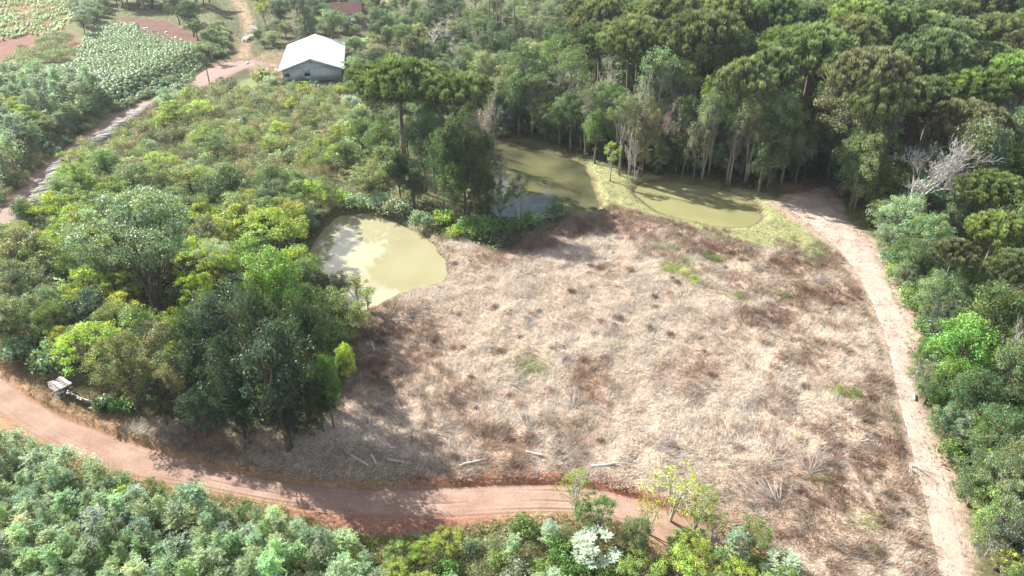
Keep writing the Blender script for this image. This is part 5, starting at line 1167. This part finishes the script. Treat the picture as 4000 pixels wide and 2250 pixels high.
# green weeds in the field
for px, py, R, H, col, lb in [(1690, 680, 1.3, .9, 'yg', 'bright weed clump in the upper right of the field, upper end of the strip'), (1745, 706, 1.0, .8, 'yg', 'bright weed clump at the lower end of the green strip'), (1718, 690, 1.1, .8, 'yg', 'bright weed clump in the middle of the green strip'), (1772, 645, .8, .8, 'grn', 'dark green weed clump above the green strip'), (1800, 655, .9, .7, 'br', 'bright green weed clump right of the dark one'), (2045, 640, 1.3, 1.0, 'pale', 'grey green weed clump at the top right of the field'), (1860, 745, .9, .6, 'lt', 'pale green weed clump right of centre in the upper field'),
        (2110, 985, .7, .8, 'lt', 'small green weed in the right part of the field, left of two'), (2150, 992, .7, .8, 'br', 'small green weed in the right part of the field, right of two'), (1340, 930, 1.1, .7, 'ol', 'dull green weed patch in the left middle of the field'), (1695, 625, 1.0, .7, 'pale', 'pale green weed patch near the top of the field'), (1995, 605, .6, .8, 'br', 'bright sprig on the short grass right of the oval pond'), (1975, 745, .8, .7, 'pale', 'faint green weed at the right side of the field'), (2200, 1385, .8, .7, 'ol', 'dull weed clump at the lower right of the field')]:
    x, y, z = GG(px, py); plant('bush', x, y, R, H, col, lb, 'green weeds in the dry field')

#REST and thickets
MARKS = [(1695, 690, 'the green weed strip'), (1340, 930, 'the dull green weed patch'), (2130, 990, 'the two small green weeds'), (1400, 1165, 'the fan of bleached stems'), (1960, 1270, 'the large fan of grey stems'), (975, 805, 'the pale dead shrub by the pond'), (2045, 640, 'the grey green weed clump'), (1870, 1035, 'the whitish stem tuft'), (1520, 850, 'the forked pale branch'), (1000, 1160, 'the logs in the shade'), (1440, 1030, 'the upright pale stems'), (1700, 1240, 'the tall sparse yellow green tree'), (20, 1430, 'the bottom left corner'), (450, 1430, 'the bottom edge'), (700, 1330, 'the red bank'), (930, 1400, 'the left end of the bottom grass'), (120, 110, 'the hedge between the crops'), (1030, 60, 'the pale twiggy trees'), (1240, 270, 'the leafless pinkish tree'), (1600, 250, 'the tall white limbed tree'), (2320, 235, 'the darker araucaria'), (1588, 105, 'the layered araucaria'), (600, 560, 'the yellow green feathery trees'), (30, 300, 'the left edge'), (790, 150, 'the barn'), (990, 660, 'the nearest pond'), (1370, 450, 'the shaded pond'), (1760, 515, 'the oval pond'), (2045, 500, 'the dirt clearing'), (2330, 415, 'the white leafless tree'), (2130, 300, 'the broad spreading olive tree'), (1765, 85, 'the araucaria with bare white branches'), (2200, 60, 'the pale leaning trunks'), (2430, 870, 'the large bright leafy tree'),
         (1010, 190, 'the big flat-topped araucaria'), (2510, 575, 'the araucaria with big round tufts'), (1651, 190, 'the pale yellow green crown'), (2500, 45, 'the large pale crown in the corner'), (370, 560, 'the largest spreading tree'), (110, 480, 'the lower log pile'), (310, 310, 'the upper log pile'), (300, 150, 'the crop field'), (160, 975, 'the stack of boards'), (690, 700, 'the deep bright green tree'), (870, 20, 'the tiled house'), (765, 50, 'the tall conifer'),
         (1500, 1375, 'the silvery white plant'), (1960, 1415, 'the right silvery white plant'), (50, 740, 'the silvery trees'), (2300, 800, 'the dry path'), (1260, 60, 'the tall dark trunks'), (615, 80, 'the far track'), (528, 190, 'the leaning pole'), (800, 810, 'the dense blue green round tree'), (1050, 1270, 'the red road bend'), (300, 1130, 'the red road'), (2400, 1300, 'the lower end of the dry path')]
USED = {}
TONE = {'pl1': 'pale silvery green', 'pl2': 'pale green', 'pl3': 'soft blue green', 'ara': 'olive green', 'arab': 'bright olive', 'arad': 'dark olive', 'dk': 'dark green', 'bd': 'dark blue green', 'mid': 'mid green', 'lt': 'light green', 'yg': 'yellow green', 'br': 'bright green', 'sil': 'silvery', 'gg': 'grey green', 'ol': 'olive', 'pale': 'pale green', 'brn': 'brownish', 'grn': 'fresh green', 'bg': 'bluish green', 'rust': 'reddish brown', 'brown': 'dark brown', 'tan': 'tan', 'grey': 'grey', 'ye': 'yellow', 'mid2': 'green'}
KIND = {'ara': 'araucaria', 'broad': 'leafy tree', 'fine': 'fine leaved tree', 'loose': 'open crowned tree', 'layer': 'feathery small tree', 'plume': 'feathery acacia sapling', 'bush': 'bush', 'leafbush': 'leafy bush', 'bare': 'leafless tree', 'sapling': 'slim young tree', 'sparse': 'sparse young tree', 'dryshrub': 'dry twiggy shrub'}
def auto_label(sp, col, R, px, py):
    ds = sorted((math.hypot(px - a, (py - b) * 1.2), a, b, n) for a, b, n in MARKS)
    def rel(d, a, b, n):
        dx, dy = px - a, py - b
        if abs(dx) > abs(dy) * 1.6: w = 'left of' if dx < 0 else 'right of'
        elif abs(dy) > abs(dx) * 1.6: w = 'above' if dy < 0 else 'below'
        else: w = ('up' if dy < 0 else 'down') + (' and left of' if dx < 0 else ' and right of')
        return ('just ' if d < 70 else '' if d < 170 else 'well ') + w + ' ' + n
    size = 'tiny ' if R < 1.3 else 'small ' if R < 2 else 'smallish ' if R < 2.8 else '' if R < 4.2 else 'large ' if R < 5.4 else 'very large '
    tail = [rel(*ds[0]), 'nearer ' + ds[1][3], 'on the side of ' + ds[2][3]]
    base = f"{size}{TONE[col]} {KIND[sp]}" if sp != 'bare' else f"{size}{KIND[sp]} with grey twigs"
    t = base + ' ' + tail[0]
    for extra in ('', ' ' + rel(*ds[1]), ' towards ' + ds[2][3], ' towards ' + ds[3][3], ' near ' + ds[1][3]):
        c = (t + (', ' + extra.strip() if extra else ''))
        if c not in USED and len(c.split()) <= 16: USED[c] = 1; return c
    return t if len(t.split()) <= 16 else base + ' near ' + ds[0][3]
def fill(poly, spacing, mix, group, rng, n_max=300, same=None, inset=0, avoid=(), shrink=.62, px_clip=(-30, 2610, -22, 1600)):
    lo, hi = poly.min(0), poly.max(0); w = np.array([m[1] for m in mix], float); w /= w.sum(); cnt = 0
    p = rng.uniform(lo, hi, (int(30 * (hi[0] - lo[0]) * (hi[1] - lo[1]) / spacing ** 2 / 2), 2))
    k = sdf(poly, p[:, 0], p[:, 1]) > inset
    for a, m in avoid: k &= sdf(a, p[:, 0], p[:, 1]) < -m
    for x, y in p[k]:
        m = mix[rng.choice(len(mix), p=w)]; sp, _, R0, R1, h, cols = m; R = rng.uniform(R0, R1); H = h * rng.uniform(.85, 1.15) * (R / ((R0 + R1) / 2)) ** .5
        cf = PROTO[sp][0][4]; px, py = to_px(x, y, cf * H)
        if not (px_clip[0] < px < px_clip[1] and py > px_clip[2] and to_px(x, y, 0)[1] < px_clip[3]) : continue
        if cnt >= n_max: break
        if any((x - a) ** 2 + (y - b) ** 2 < (shrink * (R + r)) ** 2 for a, b, r, _ in TREES): continue
        col = cols[rng.integers(len(cols))]
        lb = (same % (TONE[col] + ' ' + KIND[sp])) if same else auto_label(sp, col, R, px, py)
        plant(sp, x, y, R, H, col, lb, group); cnt += 1
        if cnt >= n_max: break
    
F_ = fill
R2 = np.random.default_rng(99)
LP1 = GP([(50,560),(60,545),(135,408),(175,400),(185,425),(110,575)]); LP2 = GP([(225,365),(370,255),(400,258),(395,275),(260,375)])
FM = [(1000, 850), (1150, 780), (1350, 900), (1500, 780), (1650, 850), (1800, 950), (1950, 800), (2100, 900), (1250, 1050), (1500, 1080), (1750, 1130), (1980, 1100), (2150, 1150), (2200, 1300), (1600, 600), (1900, 680)]
BARNP = np.array([(-53, 165), (-38.5, 167.5), (-43, 193), (-57.5, 190.5)])
AV = PONDS + [(BARNP, 1.2)] + [(ROAD, .6), (UROAD, 1.5), (LP1, 1.8), (LP2, 1.5)]
FRONT = GP([(1236,350),(1310,343),(1380,362),(1480,398),(1570,426),(1650,442),(1800,456),(1900,477),(1960,470),(2070,455),(2110,470),(2160,520),(2160,430),(2000,400),(1800,380),(1600,350),(1400,290),(1290,280),(1220,320)])
F_(FRONT, 3, [('fine', 4, 2.2, 3.6, 7.5, ['dk', 'mid', 'gg', 'bd']), ('loose', 1.2, 2.6, 4.2, 14, ['ol', 'gg', 'mid', 'dk']), ('broad', 3, 2.6, 3.8, 10, ['dk', 'mid', 'gg', 'ol']), ('bare', .35, 1.8, 2.8, 12, ['mid']), ('leafbush', 1, 1.2, 2, 2.6, ['mid', 'dk', 'grn'])], 'trees of the forest front behind the upper ponds', R2, 190, inset=.6, avoid=AV, shrink=.32)
RIGHT = GP([(2215,625),(2230,640),(2262,715),(2305,780),(2335,840),(2325,900),(2330,985),(2360,1065),(2400,1150),(2435,1230),(2495,1390),(2560,1560),(2800,1560),(2700,1200),(2500,900),(2400,700),(2300,600)])
under('path_edge_weeds', RIGHT, 9, [(.09, .13, .05), (.13, .18, .07), (.16, .2, .10), (.10, .15, .05)], 1.5, .26, RNG, label='green weeds and low leaves at the forest edge beside the dry path')
F_(RIGHT, 3, [('fine', 3, 1.6, 2.6, 5, ['gg', 'mid', 'bg', 'grn']), ('leafbush', 2, 1.2, 2, 2.8, ['gg', 'grn', 'lt'])], 'bushy trees along the right side of the dry path', R2, 120, inset=-.6, avoid=PONDS + [(PATH, -.2)], shrink=.33)
F_(FOREST, 7, [('ara', 5, 4.6, 6.6, 18, ['ara', 'ara', 'arad', 'arab']), ('broad', 1.2, 3.0, 4.5, 14, ['dk', 'mid', 'gg']), ('fine', 1.0, 3.2, 4.8, 14, ['gg', 'bg', 'mid']), ('bare', .25, 2.5, 3.5, 13, ['mid'])], 'trees filling the forest', R2, 260, inset=7, shrink=.56)
F_(FOREST, 5, [('broad', 4, 3.0, 4.4, 12, ['dk', 'mid', 'gg', 'bd']), ('fine', 3, 2.6, 4, 10, ['gg', 'mid', 'ol', 'dk']), ('loose', 1.2, 3, 4.4, 14, ['ol', 'gg', 'mid', 'dk'])], 'smaller trees of the forest edge', R2, 170, inset=.9, shrink=.42)
F_(MIDT, 4, [('fine', 3, 2.0, 3.4, 6.5, ['gg', 'mid', 'dk', 'pale']), ('broad', 1.5, 2.2, 3.4, 8, ['gg', 'mid', 'dk']), ('layer', 1, 2, 3, 6, ['gg', 'pale']), ('leafbush', 2.0, 1.5, 2.4, 3.2, ['sil', 'grn', 'gg', 'pale', 'bg']), ('bare', 1.3, 2, 3, 7, ['mid'])], 'bushes and small trees round the barn and ponds', R2, 250, inset=.8, avoid=AV, shrink=.44)
F_(LTHICK, 3.0, [('layer', 3.2, 2.2, 3.4, 6.5, ['lt', 'lt', 'yg', 'yg', 'pale']), ('fine', 3, 2.0, 3.6, 6.5, ['gg', 'lt', 'lt', 'ol', 'bg']), ('leafbush', 1.2, 1.4, 2.2, 3.2, ['bg', 'sil', 'gg']), ('broad', 1.4, 2.0, 3.2, 7.5, ['mid', 'bd', 'gg', 'ol'])], 'small trees and bushes of the left thicket', R2, 170, inset=.9, avoid=AV, shrink=.5)
F_(SCRUB, 2.6, [('bush', 6, 1.4, 2.5, 3.0, ['ol', 'gg', 'pale', 'pale', 'brn']), ('layer', .7, 1.4, 2.4, 4.0, ['yg', 'gg']), ('leafbush', .6, 1.2, 1.8, 2.4, ['sil', 'gg'])], 'shrubs of the scrub below the barn', R2, 290, inset=.6, avoid=AV, shrink=.5)
SLOPE = GP([(-350,330),(0,225),(60,212),(240,236),(300,262),(200,330),(100,395),(0,480),(-350,690)], 1.6)
F_(SLOPE, 4, [('plume', 4, 1.6, 2.6, 5, ['pl1', 'pl3', 'bg', 'gg']), ('leafbush', 1.5, 1.5, 2.2, 3, ['gg', 'mid', 'bg']), ('layer', 1, 1.6, 2.2, 4, ['gg', 'yg'])], 'trees on the slope above the upper road', R2, 110, inset=.8, avoid=AV, shrink=.5)
F_(GP([(-60,580),(0,492),(60,438),(120,388),(190,332),(260,290),(330,252),(400,216),(460,190),(455,184),(330,240),(180,315),(60,415),(0,465),(-80,540)], 1.0), 2, [('leafbush', 1, .9, 1.4, 1.6, ['ol', 'mid', 'dk']), ('bush', 1, .9, 1.4, 1.4, ['ol', 'brn', 'mid'])], 'bushes on the bank of the upper road', R2, 55, shrink=.45)
F_(GP([(-200,170),(0,150),(60,110),(120,92),(190,100),(190,150),(60,185),(0,200),(-200,280)], 2), 3, [('bush', 2, 1.6, 2.8, 2.8, ['mid', 'gg', 'ol']), ('bush', 1, 1.6, 2.4, 2.2, ['ol', 'gg'])], 'bushes of the hedge between the crop fields', R2, 60, inset=.3, shrink=.5)
F_(GP([(195,-40),(290,-40),(260,40),(215,100),(185,75)], 2), 4, [('plume', 2, 2, 3, 6, ['sil', 'bg']), ('broad', 1, 2.2, 3.2, 6, ['gg'])], 'silvery trees between the two crop fields', R2, 40, shrink=.5)
F_(GP([(260,-60),(560,-70),(560,0),(520,20),(420,30),(290,35)], 1.5), 5, [('broad', 2, 3, 4.5, 10, ['dk', 'bd', 'mid'])], 'dark trees at the top beyond the crops', R2, 45, shrink=.5)
F_(GP([(640,-50),(960,-70),(960,10),(930,50),(905,140),(870,110),(800,88),(730,105),(720,150),(660,130),(640,120),(645,60)]), 4, [('broad', 1.5, 2.2, 3.4, 6, ['gg', 'mid', 'dk']), ('fine', 2, 1.6, 2.8, 3.5, ['grn', 'gg', 'mid', 'pale'])], 'trees and bushes behind the barn', R2, 65, shrink=.52, inset=.8)
F_(GP([(665,225),(720,222),(790,228),(870,232),(905,225),(905,150),(890,120),(872,110),(872,205),(860,222),(720,212),(690,190),(660,200)]), 3, [('leafbush', 2, 1.2, 2, 2.4, ['gg', 'sil', 'mid']), ('bush', 2, 1.2, 1.8, 1.8, ['ol', 'pale'])], 'bushes close round the barn', R2, 30, avoid=[(BARNP, .9)], shrink=.5)
F_(GP([(500,150),(560,130),(575,110),(560,60),(520,70),(505,110)], 1.5), 3, [('leafbush', 1, 1.2, 2.0, 2.4, ['gg', 'mid', 'pale'])], 'bushes at the bend of the upper road', R2, 30, shrink=.55)
NEARL = GP([(-250,1210),(0,1120),(90,1140),(170,1178),(340,1230),(430,1270),(540,1300),(620,1320),(740,1345),(830,1385),(900,1410),(960,1450),(1010,1700),(-250,1700)])
F_(NEARL, 1.5, [('plume', 9, .7, 1.55, 2.9, ['pl1', 'pl2', 'pl3', 'pl2']), ('leafbush', .8, .9, 1.5, 1.5, ['sil', 'grn']), ('layer', .5, .9, 1.3, 2.4, ['yg', 'grn'])], 'acacia saplings below the red road', R2, 240, inset=.1, shrink=.5)
F_(GP([(1620,1340),(1700,1300),(1800,1350),(1950,1430),(2060,1560),(2060,1700),(1900,1700),(1780,1480),(1690,1400)]), 2, [('sparse', 2, 1.4, 2.2, 3.6, ['yg', 'lt', 'lt']), ('layer', 1.5, .9, 1.5, 2.2, ['yg', 'lt']), ('leafbush', 1.5, .8, 1.3, 1.4, ['lt', 'br'])], 'yellow green shrubs over the right end of the red road', R2, 40, shrink=.45)
NEARR = GP([(900,1440),(1000,1400),(1130,1370),(1300,1335),(1420,1330),(1500,1345),(1580,1370),(1660,1400),(1750,1460),(1850,1560),(1900,1720),(900,1720)])
F_(NEARR, 1.9, [('plume', 1.6, .8, 1.3, 2.0, ['pl2', 'pl1']), ('leafbush', 2, .8, 1.4, 1.5, ['br', 'grn', 'lt', 'bg']), ('layer', 1.2, .9, 1.4, 2.0, ['yg', 'lt']), ('bush', 1.2, .8, 1.2, 1.2, ['pale', 'ol'])], 'shrubs at the bottom centre', R2, 70, inset=.4, shrink=.62)
F_(GP([(1880,1400),(1990,1440),(2090,1560),(2150,1720),(1900,1720),(1820,1500)]), 2, [('layer', 1, .9, 1.4, 2.4, ['yg', 'lt'])], 'shrubs at the bottom right of the road', R2, 30, shrink=.5)
F_(FIELD, 3, [('dryshrub', 1, .5, 1.15, .8, ['rust', 'brown', 'tan', 'grey'])], 'dry shrubs in the cleared field', R2, 150, inset=.5, avoid=AV + [(PATH, .3)], shrink=.6)
from collections import Counter
print(Counter((o.name.split('.')[0], o.get('group')) for o in bpy.data.objects if o.get('category')).most_common(30))
print([o['label'] for o in bpy.data.objects if len(o.get('label', '').split()) > 16])
print('trees', len(TREES), 'objects', len(bpy.data.objects), 'tris', sum(len(m.loops) - 2 * len(m.polygons) for m in bpy.data.meshes))

# thin air
bpy_m = bpy.data.materials.new('haze'); bpy_m.use_nodes = True; hn = bpy_m.node_tree; hn.nodes.clear()
pv = hn.nodes.new('ShaderNodeVolumePrincipled'); pv.inputs['Color'].default_value = (.86, .92, 1, 1); pv.inputs['Density'].default_value = .00013; pv.inputs['Anisotropy'].default_value = .3
ho = hn.nodes.new('ShaderNodeOutputMaterial'); hn.links.new(pv.outputs[0], ho.inputs['Volume'])
hb = MB(); hb.box((0, 1200, 22), (7800, 7800, 54)); hm = hb.mesh('haze', bpy_m); tag(obj('haze', hm), 'thin pale haze in the air over the valley', kind='stuff')
